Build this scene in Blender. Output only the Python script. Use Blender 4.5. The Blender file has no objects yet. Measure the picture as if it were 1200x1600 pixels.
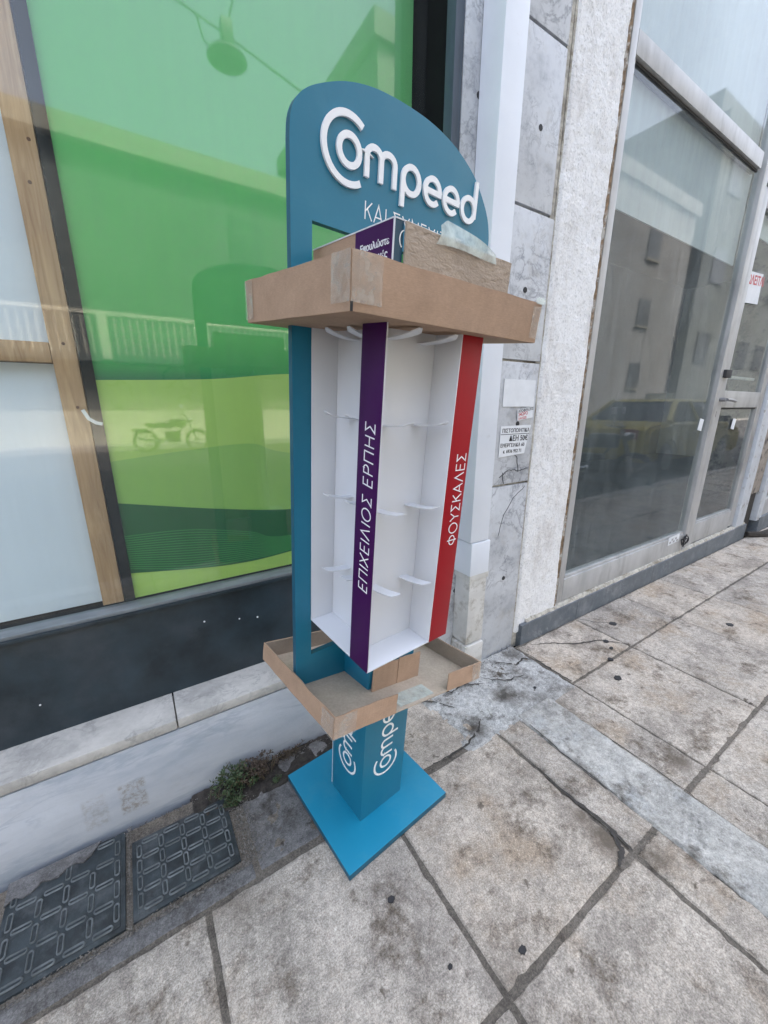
import bpy, bmesh, math, random
from mathutils import Matrix, Vector, Euler
random.seed(7)
sc = bpy.context.scene
COL = sc.collection
R = math.radians
# ------------------------------------------------------------------ camera
CAM_R = ((0.84246666, -0.53873689, 0.00353564), (-0.14064002, -0.2262559, -0.96386132), (0.52006761, 0.81152377, -0.26638102))
cd = bpy.data.cameras.new('camera'); cam = bpy.data.objects.new('camera', cd); COL.objects.link(cam)
rt, dn, fw = [Vector(r) for r in CAM_R]
M = Matrix((rt, -dn, -fw)).transposed().to_4x4(); M.translation = Vector((0, 0, 1.0))
cam.matrix_world = M
cd.sensor_fit = 'VERTICAL'; cd.sensor_height = 16.0; cd.lens = 612 * 16.0 / 1600
cd.clip_start = 0.02; cd.clip_end = 500
sc.camera = cam
# ------------------------------------------------------------------ world, sun, exposure
w = bpy.data.worlds.new('World'); sc.world = w; w.use_nodes = True
nt = w.node_tree; bg = nt.nodes['Background']
sky = nt.nodes.new('ShaderNodeTexSky'); sky.sky_type = 'NISHITA'; sky.sun_disc = False
SUN_EL, SUN_AZ = R(56), R(18)
sky.sun_elevation = SUN_EL; sky.sun_rotation = SUN_AZ
sky.air_density = 1.0; sky.dust_density = 6.0; sky.ozone_density = .6
hs = nt.nodes.new('ShaderNodeHueSaturation'); hs.inputs['Saturation'].default_value = .62; nt.links.new(sky.outputs[0], hs.inputs['Color']); nt.links.new(hs.outputs[0], bg.inputs[0]); bg.inputs[1].default_value = 0.15
sd = bpy.data.lights.new('sun', 'SUN'); sd.energy = 2.0; sd.angle = R(0.6); sd.color = (1, 0.94, 0.85)
so = bpy.data.objects.new('sun', sd); COL.objects.link(so)
sdir = Vector((math.sin(SUN_AZ) * math.cos(SUN_EL), math.cos(SUN_AZ) * math.cos(SUN_EL), math.sin(SUN_EL)))
so.rotation_euler = sdir.to_track_quat('Z', 'Y').to_euler()
so.location = (3, 8, 14)
sc.view_settings.view_transform = 'Standard'; sc.view_settings.look = 'None'
sc.view_settings.exposure = 2.72; sc.view_settings.gamma = 1.0; sc.view_settings.use_curve_mapping = False
sc.cycles.max_bounces = 8; sc.cycles.transparent_max_bounces = 16

# ------------------------------------------------------------------ materials
def newmat(name):
    m = bpy.data.materials.new(name); m.use_nodes = True
    n = m.node_tree.nodes; return m, n, m.node_tree.links, n['Principled BSDF']
def coord(n, l, kind, scale=(1, 1, 1)):
    if kind == 'pos':
        g = n.new('ShaderNodeNewGeometry'); o = g.outputs['Position']
    else:
        g = n.new('ShaderNodeTexCoord'); o = g.outputs['Object']
    mp = n.new('ShaderNodeMapping'); mp.inputs['Scale'].default_value = scale
    l.new(o, mp.inputs[0]); return mp.outputs[0]
def noise(n, l, vec, scale, detail=5, rough=.6, dist=0):
    t = n.new('ShaderNodeTexNoise'); t.inputs['Scale'].default_value = scale; t.inputs['Detail'].default_value = detail
    t.inputs['Roughness'].default_value = rough; t.inputs['Distortion'].default_value = dist
    l.new(vec, t.inputs['Vector']); return t.outputs['Fac']
def ramp(n, l, fac, stops):
    r = n.new('ShaderNodeValToRGB'); e = r.color_ramp.elements
    while len(e) < len(stops): e.new(.5)
    for i, (p, c) in enumerate(stops):
        e[i].position = p; e[i].color = (c, c, c, 1) if isinstance(c, (int, float)) else (*c, 1)
    l.new(fac, r.inputs[0]); return r.outputs[0]
def mixc(n, l, fac, a, b, mode='MIX'):
    m = n.new('ShaderNodeMix'); m.data_type = 'RGBA'; m.blend_type = mode
    if isinstance(fac, (int, float)): m.inputs[0].default_value = fac
    else: l.new(fac, m.inputs[0])
    for i, v in ((6, a), (7, b)):
        if isinstance(v, tuple): m.inputs[i].default_value = (*v, 1)
        else: l.new(v, m.inputs[i])
    return m.outputs[2]
def bump(n, l, b, h, strength=.3, dist=.01):
    k = n.new('ShaderNodeBump'); k.inputs['Strength'].default_value = strength; k.inputs['Distance'].default_value = dist
    l.new(h, k.inputs['Height']); l.new(k.outputs[0], b.inputs['Normal'])
def simple(name, col, rough=.5, var=.12, scale=30, bmp=.0, metal=0, kind='obj', stretch=(1, 1, 1), dirt=None, spec=.5):
    m, n, l, b = newmat(name); v = coord(n, l, kind, stretch)
    f = noise(n, l, v, scale)
    c2 = tuple(max(0, x * (1 - var)) for x in col); c3 = tuple(min(1, x * (1 + var)) for x in col)
    c = ramp(n, l, f, [(.3, c2), (.7, c3)])
    if dirt:
        dcol, dsc, lo, hi = dirt
        d = ramp(n, l, noise(n, l, v, dsc, 8, .7), [(lo, 0.0), (hi, 1.0)])
        c = mixc(n, l, d, c, dcol)
    l.new(c, b.inputs['Base Color']); b.inputs['Roughness'].default_value = rough; b.inputs['Metallic'].default_value = metal
    b.inputs['Specular IOR Level'].default_value = spec
    if bmp: bump(n, l, b, noise(n, l, v, scale * 3, 6), bmp, .002)
    return m
MT = {}
def build_ground_mat(name, base, lo, stain, speck=.5, bstr=.5, warm=(0.36, .31, .25), stains=(), trowel=False):
    m, n, l, b = newmat(name); v = coord(n, l, 'pos')
    big = noise(n, l, v, 3.6, 9, .68)
    c = ramp(n, l, big, [(.36, lo), (.5, base), (.62, warm)])
    pale = ramp(n, l, noise(n, l, v, 6.5, 10, .72), [(.45, 0.0), (.62, .85)])
    c = mixc(n, l, pale, c, tuple(min(1, x * 1.38) for x in base))
    med = ramp(n, l, noise(n, l, v, 8, 12, .78), [(.36, .9), (.48, 0.0)])
    c = mixc(n, l, med, c, stain)
    mott = noise(n, l, v, 60, 8, .8)
    c = mixc(n, l, .75, c, ramp(n, l, mott, [(.3, .22), (.5, .5), (.7, .74)]), 'OVERLAY')
    fine = noise(n, l, v, 300, 5, .85)
    c = mixc(n, l, min(1, speck * 1.1), c, ramp(n, l, fine, [(.34, .12), (.5, .5), (.66, .92)]), 'OVERLAY')
    grain = n.new('ShaderNodeTexVoronoi'); grain.inputs['Scale'].default_value = 230; l.new(v, grain.inputs['Vector'])
    gs = n.new('ShaderNodeSeparateColor'); l.new(grain.outputs['Color'], gs.inputs[0])
    c = mixc(n, l, .25, c, ramp(n, l, gs.outputs[0], [(.0, .22), (.12, .46), (.86, .52), (1.0, .95)]), 'OVERLAY')
    oi = n.new('ShaderNodeObjectInfo'); c = mixc(n, l, 1.0, c, ramp(n, l, oi.outputs['Random'], [(0.0, (.84, .83, .82)), (.5, (1.0, .99, .975)), (1.0, (1.0, .965, .92))]), 'MULTIPLY')
    # stains where water stands in corners and joints
    for (sx, sy, sr, k) in stains:
        d = n.new('ShaderNodeVectorMath'); d.operation = 'DISTANCE'; l.new(v, d.inputs[0]); d.inputs[1].default_value = (sx, sy, 0)
        ad = n.new('ShaderNodeMath'); ad.operation = 'MULTIPLY_ADD'; l.new(noise(n, l, v, 14, 8, .75), ad.inputs[0]); ad.inputs[1].default_value = -sr * 2.6; l.new(d.outputs['Value'], ad.inputs[2])
        mr = n.new('ShaderNodeMapRange'); mr.inputs[1].default_value = -sr * 1.25; mr.inputs[2].default_value = -sr * .2; mr.inputs[3].default_value = k; mr.inputs[4].default_value = 0; l.new(ad.outputs[0], mr.inputs[0])
        c = mixc(n, l, mr.outputs[0], c, stain)
    vo = n.new('ShaderNodeTexVoronoi'); vo.inputs['Scale'].default_value = 19
    wv = n.new('ShaderNodeVectorMath'); wv.operation = 'ADD'
    nz = n.new('ShaderNodeTexNoise'); nz.inputs['Scale'].default_value = 55; l.new(v, nz.inputs['Vector'])
    sc_ = n.new('ShaderNodeVectorMath'); sc_.operation = 'SCALE'; sc_.inputs['Scale'].default_value = .05
    l.new(nz.outputs['Color'], sc_.inputs[0]); l.new(v, wv.inputs[0]); l.new(sc_.outputs[0], wv.inputs[1]); l.new(wv.outputs[0], vo.inputs['Vector'])
    sp = ramp(n, l, vo.outputs['Distance'], [(.08, .8), (.17, 0.0)])
    sp = mixc(n, l, 1.0, sp, ramp(n, l, noise(n, l, v, 6, 3), [(.5, 0.0), (.58, 1.0)]), 'MULTIPLY')
    c = mixc(n, l, sp, c, tuple(x * .75 for x in stain))
    l.new(c, b.inputs['Base Color']); b.inputs['Roughness'].default_value = .85
    b.inputs['Specular IOR Level'].default_value = .3
    h = mixc(n, l, .5, fine, mott)
    if trowel:
        tv = coord(n, l, 'pos', (1, .12, 1)); h = mixc(n, l, .5, h, noise(n, l, tv, 60, 6, .7, .4))
    bump(n, l, b, h, bstr, .006)
    return m
MT['slab'] = build_ground_mat('slab_stone', (.41, .375, .33), (.275, .250, .222), (.125, .10, .075), .6, .8, (.39, .325, .255), stains=((.83, .29, .060, .9), (.88, .22, .05, .7), (.82, .36, .04, .8), (1.22, .29, .055, .85), (1.13, .62, .05, .6), (.44, .26, .03, .5), (.05, .64, .06, .5), (1.5, .80, .05, .5)))
MT['cement'] = build_ground_mat('cement_patch', (.405, .40, .375), (.22, .222, .215), (.13, .118, .10), .3, .9, (.38, .395, .395), trowel=True)
MT['rubble'] = build_ground_mat('rubble_cement', (.45, .46, .455), (.22, .21, .195), (.075, .065, .052), .6, 1.2, (.52, .53, .52), stains=((1.0, .75, .06, .9), (.80, .70, .05, .85), (1.2, .90, .06, .8), (.92, .88, .05, .8), (1.1, .66, .05, .7)))
MT['old'] = build_ground_mat('old_concrete', (.15, .15, .152), (.11, .11, .113), (.06, .056, .05), .45, .7, (.185, .18, .175))
MT['mortar'] = build_ground_mat('joint_mortar', (.145, .132, .115), (.095, .087, .077), (.045, .038, .03), .6, .9, (.19, .168, .142))
MT['asphalt'] = build_ground_mat('asphalt', (.06, .06, .062), (.045, .045, .045), (.03, .03, .03), .5, .6, (.075, .07, .07))
MT['kerb'] = build_ground_mat('kerb_stone', (.35, .34, .33), (.28, .28, .28), (.15, .14, .13), .4, .4)
def marble(name, base, vein, sc0=6, thr=.035, stretch=(1, 1, 1), rot=0, rough=.35, dirtc=(.25, .22, .18), dirt=.5, rust=False, cloud=.6):
    m, n, l, b = newmat(name)
    v0 = coord(n, l, 'pos'); mp = n.new('ShaderNodeMapping'); mp.inputs['Rotation'].default_value = (0, rot, 0); mp.inputs['Scale'].default_value = stretch
    l.new(v0, mp.inputs[0]); v = mp.outputs[0]
    c = ramp(n, l, noise(n, l, v, sc0, 10, .7), [(.38, tuple(a * .55 + q * .45 for a, q in zip(base, vein))), (.5, base), (.62, tuple(min(1, x * 1.12) for x in base))])
    for k, (s2, th, am) in enumerate(((sc0 * .9, thr, .75), (sc0 * 2.6, thr * 1.3, .5))):     # veins = zero crossings of a noise
        f = noise(n, l, v, s2, 7, .62, .6)
        sb = n.new('ShaderNodeMath'); sb.operation = 'SUBTRACT'; l.new(f, sb.inputs[0]); sb.inputs[1].default_value = .5
        ab = n.new('ShaderNodeMath'); ab.operation = 'ABSOLUTE'; l.new(sb.outputs[0], ab.inputs[0])
        vn = ramp(n, l, ab.outputs[0], [(0.0, am), (th, 0.0)])
        gate = ramp(n, l, noise(n, l, v, s2 * .7, 4), [(.45, 0.0), (.6, 1.0)])
        c = mixc(n, l, mixc(n, l, 1.0, vn, gate, 'MULTIPLY'), c, vein)
    c = mixc(n, l, ramp(n, l, noise(n, l, v0, 18, 10, .75), [(.42, 0.0), (.7, cloud)]), c, tuple(x * .62 for x in base))
    d = ramp(n, l, noise(n, l, v0, 5, 10, .75), [(.55, 0.0), (.75, dirt)])
    c = mixc(n, l, d, c, dirtc)
    if rust:
        g = n.new('ShaderNodeSeparateXYZ'); l.new(v0, g.inputs[0])
        for cx, hw, am in ((-.190, .026, .28), (-.115, .030, .6)):
            def win(o, cc, hw_):
                q = n.new('ShaderNodeMath'); q.operation = 'SUBTRACT'; l.new(o, q.inputs[0]); q.inputs[1].default_value = cc
                a = n.new('ShaderNodeMath'); a.operation = 'ABSOLUTE'; l.new(q.outputs[0], a.inputs[0])
                r = n.new('ShaderNodeMapRange'); r.inputs[1].default_value = hw_; r.inputs[2].default_value = hw_ * .8; l.new(a.outputs[0], r.inputs[0]); return r.outputs[0]
            w1 = mixc(n, l, 1.0, win(g.outputs[0], cx, hw), win(g.outputs[2], .075, .048), 'MULTIPLY')
            spk = ramp(n, l, noise(n, l, v0, 90, 6, .8), [(.46, .12), (.60, 1.0)])
            c = mixc(n, l, mixc(n, l, am, (0.0, 0.0, 0.0), mixc(n, l, 1.0, w1, spk, 'MULTIPLY')), c, (.20, .15, .09))
    l.new(c, b.inputs['Base Color']); b.inputs['Roughness'].default_value = rough
    bump(n, l, b, noise(n, l, v0, 120, 5), .12, .003)
    return m
MT['marble'] = marble('marble_base', (.50, .53, .57), (.33, .38, .44), 3.2, .03, stretch=(.5, 1, 2.2), rot=-.45, dirt=.15, rust=True, cloud=.12, rough=.3)
MT['ledge'] = marble('marble_ledge', (.52, .505, .47), (.25, .25, .24), 7, .03, dirt=.55, rough=.2, cloud=.35)
MT['cladding'] = marble('marble_cladding', (.56, .58, .605), (.15, .16, .19), 9, .03, rough=.5, dirt=.75, dirtc=(.36, .33, .29), cloud=.65)
MT['greystone'] = marble('grey_marble', (.115, .135, .155), (.30, .31, .32), 5, .012, dirtc=(.05, .05, .05), rough=.5, cloud=.6)
def stucco():
    m, n, l, b = newmat('stucco'); v = coord(n, l, 'pos')
    d = ramp(n, l, noise(n, l, coord(n, l, 'pos', (1, 1, .35)), 8, 9, .75), [(.5, 0.0), (.78, .75)])
    c = mixc(n, l, d, (.80, .80, .795), (.40, .36, .33))
    pits = ramp(n, l, noise(n, l, v, 120, 5, .7), [(.34, .6), (.48, 1.0)])
    c = mixc(n, l, .8, c, pits, 'MULTIPLY')
    l.new(c, b.inputs['Base Color']); b.inputs['Roughness'].default_value = .9
    h = mixc(n, l, .4, noise(n, l, v, 95, 4, .6), noise(n, l, v, 22, 4))
    bump(n, l, b, h, .7, .010); return m
MT['stucco'] = stucco()
MT['caulk'] = simple('caulk', (.22, .15, .09), .8, .6, 60, .8, kind='pos', dirt=((.5, .47, .42), 25, .5, .6))
MT['grout'] = simple('grout', (.42, .40, .35), .9, .4, 50, .6, kind='pos', dirt=((.2, .17, .12), 15, .5, .65))
MT['riser'] = simple('painted_riser', (.018, .031, .040), .42, .45, 9, .25, kind='pos', dirt=((.045, .055, .065), 5, .5, .75))
MT['sill'] = simple('sill_metal', (.16, .18, .19), .45, .25, 40, .2, kind='pos', stretch=(.3, 1, 1))
MT['jamb'] = simple('painted_jamb', (.045, .065, .09), .4, .3, 20, .1, kind='pos', stretch=(1, 1, .2))
MT['brown'] = simple('brown_jamb', (.05, .035, .02), .6, .3, 20, kind='pos')
MT['black'] = simple('black_void', (.004, .005, .005), .8, .4, 10, kind='pos', spec=.2)
MT['alu'] = simple('aluminium', (.44, .44, .435), .42, .14, 14, .12, metal=.15, kind='pos', stretch=(1, 1, .3), dirt=((.2, .19, .18), 10, .5, .8))
MT['pipe'] = simple('painted_downpipe', (.72, .755, .81), .38, .05, 5, .03, kind='pos', dirt=((.45, .44, .42), 7, .62, .85))
MT['pipe_old'] = simple('old_downpipe', (.60, .59, .56), .6, .12, 15, .2, kind='pos', dirt=((.22, .19, .14), 16, .5, .7))
MT['teal'] = simple('teal_board', (.010, .165, .265), .34, .05, 3, .0, dirt=((.03, .19, .28), 9, .5, .85))
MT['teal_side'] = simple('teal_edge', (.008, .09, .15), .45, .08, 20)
MT['plate'] = simple('blue_plate', (.006, .225, .37), .42, .05, 6, .03, dirt=((.04, .26, .38), 11, .5, .85))
MT['white'] = simple('white_plastic', (.69, .705, .735), .33, .02, 4)
MT['letter'] = simple('white_letter', (.86, .87, .88), .4, .02, 4)
MT['purple'] = simple('purple_print', (.046, .001, .07), .45, .08, 6, spec=.25)
MT['red'] = simple('red_print', (.33, .008, .014), .4, .06, 6, spec=.25)
MT['darkblue'] = simple('darkblue_print', (.005, .055, .10), .35, .06, 6)
def card(name, col, corr=0, var=.1, wave=False):
    m, n, l, b = newmat(name); v = coord(n, l, 'obj')
    f = noise(n, l, v, 22, 7, .65)
    c = ramp(n, l, f, [(.3, tuple(x * (1 - var) for x in col)), (.7, tuple(x * (1 + var) for x in col))])
    fib = noise(n, l, coord(n, l, 'obj', (60, 60, 400)), 3, 3)
    c = mixc(n, l, .25, c, fib, 'OVERLAY')
    l.new(c, b.inputs['Base Color']); b.inputs['Roughness'].default_value = .78; b.inputs['Specular IOR Level'].default_value = .25
    if wave:
        bump(n, l, b, noise(n, l, coord(n, l, 'obj', (1, 1, 2.2)), 95, 2, .4, 1.0), .45, .004)
    elif corr:
        wv = n.new('ShaderNodeTexWave'); wv.inputs['Scale'].default_value = corr; wv.inputs['Distortion'].default_value = 2.5
        wv.inputs['Detail'].default_value = 3; wv.inputs['Detail Scale'].default_value = 3
        mp = n.new('ShaderNodeMapping'); mp.inputs['Rotation'].default_value = (0, .9, 0); l.new(v, mp.inputs[0]); l.new(mp.outputs[0], wv.inputs['Vector'])
        bump(n, l, b, wv.outputs['Fac'], .35, .0025)
    else:
        bump(n, l, b, noise(n, l, v, 60, 6), .25, .002)
    return m
MT['card'] = card('cardboard', (.40, .27, .185))
MT['card_in'] = card('cardboard_inside', (.42, .35, .275))
MT['card_corr'] = card('corrugated_cardboard', (.36, .285, .22), 150)
MT['card_wave'] = card('wavy_cardboard', (.40, .325, .255), wave=True)
def tape(name, col, alpha, rough=.25, ribs=0):
    m, n, l, b = newmat(name); v = coord(n, l, 'obj')
    b.inputs['Base Color'].default_value = (*col, 1); b.inputs['Roughness'].default_value = rough
    wr = noise(n, l, coord(n, l, 'obj', (1, 1, .4)), 90, 4, .6, 1)
    bump(n, l, b, wr, .6, .003)
    a = ramp(n, l, noise(n, l, v, 45, 5), [(.35, max(0, alpha - .2)), (.7, min(1, alpha + .2))])
    l.new(a, b.inputs['Alpha']); return m
MT['tape'] = tape('clear_tape', (.60, .56, .49), .36, .14)
MT['masking'] = tape('pale_green_tape', (.64, .71, .65), .60, .2)
def glassm(name, ior, dirt, dcol, streak=1.0):
    m = bpy.data.materials.new(name); m.use_nodes = True; n = m.node_tree.nodes; l = m.node_tree.links
    n.clear(); out = n.new('ShaderNodeOutputMaterial')
    tr = n.new('ShaderNodeBsdfTransparent'); tr.inputs[0].default_value = (.94, .97, .96, 1)
    gl = n.new('ShaderNodeBsdfGlossy'); gl.inputs['Roughness'].default_value = .03
    fr = n.new('ShaderNodeFresnel'); fr.inputs[0].default_value = ior
    geo = n.new('ShaderNodeNewGeometry')
    inv = n.new('ShaderNodeMath'); inv.operation = 'SUBTRACT'; inv.inputs[0].default_value = 1; l.new(geo.outputs['Backfacing'], inv.inputs[1])
    mu = n.new('ShaderNodeMath'); mu.operation = 'MULTIPLY'; l.new(fr.outputs[0], mu.inputs[0]); l.new(inv.outputs[0], mu.inputs[1])
    mx = n.new('ShaderNodeMixShader'); l.new(mu.outputs[0], mx.inputs[0]); l.new(tr.outputs[0], mx.inputs[1]); l.new(gl.outputs[0], mx.inputs[2])
    df = n.new('ShaderNodeBsdfDiffuse'); df.inputs[0].default_value = (*dcol, 1)
    v = coord(n, l, 'pos', (14, 14, .9)); f = noise(n, l, v, 2.5, 6, .7)
    v2 = coord(n, l, 'pos'); f2 = noise(n, l, v2, 2.2, 5, .6)
    mm = mixc(n, l, .5, f, f2)
    d = ramp(n, l, mm, [(.35, dirt * .25), (.52, dirt), (.72, min(1, dirt * (1 + 1.3 * streak)))])
    mx2 = n.new('ShaderNodeMixShader'); l.new(d, mx2.inputs[0]); l.new(mx.outputs[0], mx2.inputs[1]); l.new(df.outputs[0], mx2.inputs[2])
    l.new(mx2.outputs[0], out.inputs[0]); return m
MT['glass'] = glassm('window_glass', 1.88, .022, (.6, .65, .65), .8)
MT['glass_dirty'] = glassm('dusty_glass', 1.52, .085, (.42, .47, .49))
def wood():
    m, n, l, b = newmat('pine_wood'); v = coord(n, l, 'pos', (14, 14, 1.0))
    f = noise(n, l, v, 6, 6, .6, 1.0)
    c = ramp(n, l, f, [(.3, (.36, .20, .10)), (.55, (.52, .32, .17)), (.75, (.62, .41, .23))])
    l.new(c, b.inputs['Base Color']); b.inputs['Roughness'].default_value = .7; return m
MT['wood'] = wood()
MT['knot'] = simple('knot', (.12, .05, .025), .7, .3, 80)
MT['board'] = simple('white_board', (.74, .79, .88), .5, .03, 2, kind='pos')
MT['film'] = simple('window_film', (.50, .53, .56), .6, .12, 1.5, kind='pos')
MT['interior'] = simple('shop_interior', (.035, .05, .055), .7, .4, 1.2, kind='pos')
MT['paper'] = simple('paper', (.72, .74, .76), .7, .06, 20)
MT['ink'] = simple('ink', (.03, .03, .035), .7, .1, 20)
MT['redink'] = simple('red_ink', (.5, .06, .07), .7, .15, 20)
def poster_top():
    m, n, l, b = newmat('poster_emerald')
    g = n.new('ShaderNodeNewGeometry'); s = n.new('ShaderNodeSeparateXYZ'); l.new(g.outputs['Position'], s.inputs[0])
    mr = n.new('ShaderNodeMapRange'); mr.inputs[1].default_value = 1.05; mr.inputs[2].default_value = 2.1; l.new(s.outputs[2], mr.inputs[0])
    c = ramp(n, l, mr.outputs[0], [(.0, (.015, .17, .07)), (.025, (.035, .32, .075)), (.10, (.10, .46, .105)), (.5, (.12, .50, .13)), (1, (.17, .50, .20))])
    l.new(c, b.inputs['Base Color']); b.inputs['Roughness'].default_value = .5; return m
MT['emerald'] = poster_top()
MT['lime'] = simple('print_lime', (.40, .60, .125), .5, .06, 1.5, kind='pos')
MT['lime2'] = simple('print_lime_hill', (.28, .50, .11), .5, .06, 1.5, kind='pos')
MT['forest'] = simple('print_forest', (.012, .115, .035), .5, .08, 1.5, kind='pos')
MT['pine'] = simple('print_stripe', (.04, .24, .065), .5, .05, 3, kind='pos')
MT['iron'] = simple('cast_iron', (.022, .030, .034), .55, .6, 22, .8, kind='pos', dirt=((.09, .10, .105), 14, .5, .74))
MT['iron_worn'] = simple('worn_iron', (.105, .12, .125), .5, .5, 40, .3, kind='pos', dirt=((.06, .07, .07), 22, .45, .65))
MT['leaf'] = simple('weed_leaf', (.045, .075, .03), .6, .5, 60, kind='pos')
MT['dry'] = simple('dry_leaf', (.075, .055, .042), .8, .5, 60, kind='pos')
MT['stem'] = simple('stem', (.10, .08, .045), .7, .3, 60, kind='pos')
MT['gravel'] = simple('gravel', (.15, .14, .125), .9, .7, 120, .3, kind='pos')
MT['soil'] = simple('soil', (.035, .03, .025), .95, .6, 70, 1.0, kind='pos')
MT['gum'] = simple('black_gum', (.025, .025, .027), .7, .3, 50)
MT['wallgrey'] = simple('render_grey', (.09, .10, .095), .9, .25, .8, kind='pos', dirt=((.10, .10, .10), .6, .5, .75))
MT['wallpale'] = simple('render_pale', (.56, .54, .44), .9, .12, 1.2, kind='pos')
MT['parapet'] = simple('parapet_paint', (.26, .25, .20), .9, .1, 1.2, kind='pos')
MT['wallbeige'] = simple('render_beige', (.19, .19, .185), .9, .15, .5, kind='pos')
MT['upper'] = simple('facade_render', (.45, .44, .42), .9, .15, .9, kind='pos')
MT['taxi'] = simple('taxi_yellow', (.50, .41, .06), .25, .05, 2)
MT['tyre'] = simple('tyre_rubber', (.02, .02, .02), .8, .2, 10)
MT['rim'] = simple('rim_metal', (.4, .4, .42), .35, .1, 10, metal=.8)
MT['carglass'] = simple('car_glass', (.015, .02, .022), .08, .1, 2)
MT['lampred'] = simple('tail_light', (.30, .02, .03), .2, .1, 5)
MT['moto'] = simple('motorcycle_black', (.02, .02, .022), .3, .2, 10)
MT['chrome'] = simple('chrome', (.7, .7, .7), .15, .05, 10, metal=1)
MT['lampgrey'] = simple('lamp_grey', (.07, .08, .08), .5, .1, 10)
MT['darkwin'] = simple('far_window', (.075, .08, .085), .2, .2, 3, kind='pos')
MT['steel'] = simple('steel', (.35, .35, .36), .35, .1, 30, metal=.8)

# ------------------------------------------------------------------ builders
ORI = {}
def tag(o, label=None, cat=None, group=None, kind=None):
    if label: o['label'] = label
    if cat: o['category'] = cat
    if group: o['group'] = group
    if kind: o['kind'] = kind
    return o
def thing(name, label, cat, loc=(0, 0, 0), group=None, local=False, mat=None):
    o = bpy.data.objects.new(name, None); COL.objects.link(o); o.empty_display_size = .1
    if mat is not None: o.matrix_world = mat
    else: o.location = loc
    ORI[o] = Vector((0, 0, 0)) if local else Vector(loc)
    return tag(o, label, cat, group)
def mesh(name, V, F, mat, parent=None, smooth=False, M=None, kind=None):
    off = ORI.get(parent, Vector((0, 0, 0))) if parent else Vector((0, 0, 0))
    vs = [Vector(v) for v in V]
    if M is not None: vs = [M @ v for v in vs]
    vs = [v - off for v in vs]
    me = bpy.data.meshes.new(name); me.from_pydata([tuple(v) for v in vs], [], F)
    bm = bmesh.new(); bm.from_mesh(me); bmesh.ops.recalc_face_normals(bm, faces=bm.faces); bm.to_mesh(me); bm.free()
    if smooth:
        for p in me.polygons: p.use_smooth = True
    me.materials.append(MT[mat] if isinstance(mat, str) else mat)
    o = bpy.data.objects.new(name, me); COL.objects.link(o)
    if parent: o.parent = parent; ORI[o] = off
    if kind: o['kind'] = kind
    return o
class MB:
    def __init__(s): s.V = []; s.F = []
    def add(s, V, F):
        n = len(s.V); s.V += [tuple(v) for v in V]; s.F += [[i + n for i in f] for f in F]; return s
    def box(s, x0, x1, y0, y1, z0, z1):
        return s.add([(x, y, z) for x in (x0, x1) for y in (y0, y1) for z in (z0, z1)],
                     [(0, 1, 3, 2), (4, 6, 7, 5), (0, 4, 5, 1), (2, 3, 7, 6), (0, 2, 6, 4), (1, 5, 7, 3)])
    def prism(s, pts, f, d0, d1):
        n = len(pts)
        V = [f(a, b, d0) for a, b in pts] + [f(a, b, d1) for a, b in pts]
        return s.add(V, [list(range(n)), list(range(2 * n - 1, n - 1, -1))] + [[i, (i + 1) % n, (i + 1) % n + n, i + n] for i in range(n)])
    def tube(s, pts, r, k=6):
        pts = [Vector(p) for p in pts]; rings = []
        for i, p in enumerate(pts):
            d = (pts[min(i + 1, len(pts) - 1)] - pts[max(i - 1, 0)]).normalized()
            a = d.orthogonal().normalized(); b = d.cross(a)
            rr = r[i] if isinstance(r, (list, tuple)) else r
            rings.append([p + a * rr * math.cos(2 * math.pi * j / k) + b * rr * math.sin(2 * math.pi * j / k) for j in range(k)])
        V = [v for q in rings for v in q]
        F = [[i * k + j, i * k + (j + 1) % k, (i + 1) * k + (j + 1) % k, (i + 1) * k + j] for i in range(len(pts) - 1) for j in range(k)]
        F += [list(range(k)), list(range((len(pts) - 1) * k, len(pts) * k))]
        return s.add(V, F)
    def disc(s, c, r, f, d0, d1, k=24): return s.prism([(c[0] + r * math.cos(2 * math.pi * i / k), c[1] + r * math.sin(2 * math.pi * i / k)) for i in range(k)], f, d0, d1)
    def build(s, name, mat, parent=None, **k): return mesh(name, s.V, s.F, mat, parent, **k)
def box(name, x0, x1, y0, y1, z0, z1, mat, parent=None, bev=0, M=None, kind=None):
    m = MB().box(x0, x1, y0, y1, z0, z1); o = m.build(name, mat, parent, M=M, kind=kind)
    if bev:
        bm = bmesh.new(); bm.from_mesh(o.data)
        bmesh.ops.bevel(bm, geom=bm.edges[:], offset=bev, segments=2, affect='EDGES', profile=.6)
        bm.to_mesh(o.data); bm.free()
        for p in o.data.polygons: p.use_smooth = True
        # keep big faces flat-looking
        o.data.set_sharp_from_angle(angle=R(35))
    return o
XZ = lambda y0: (lambda a, b, d: (a, y0 + d, b))
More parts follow.
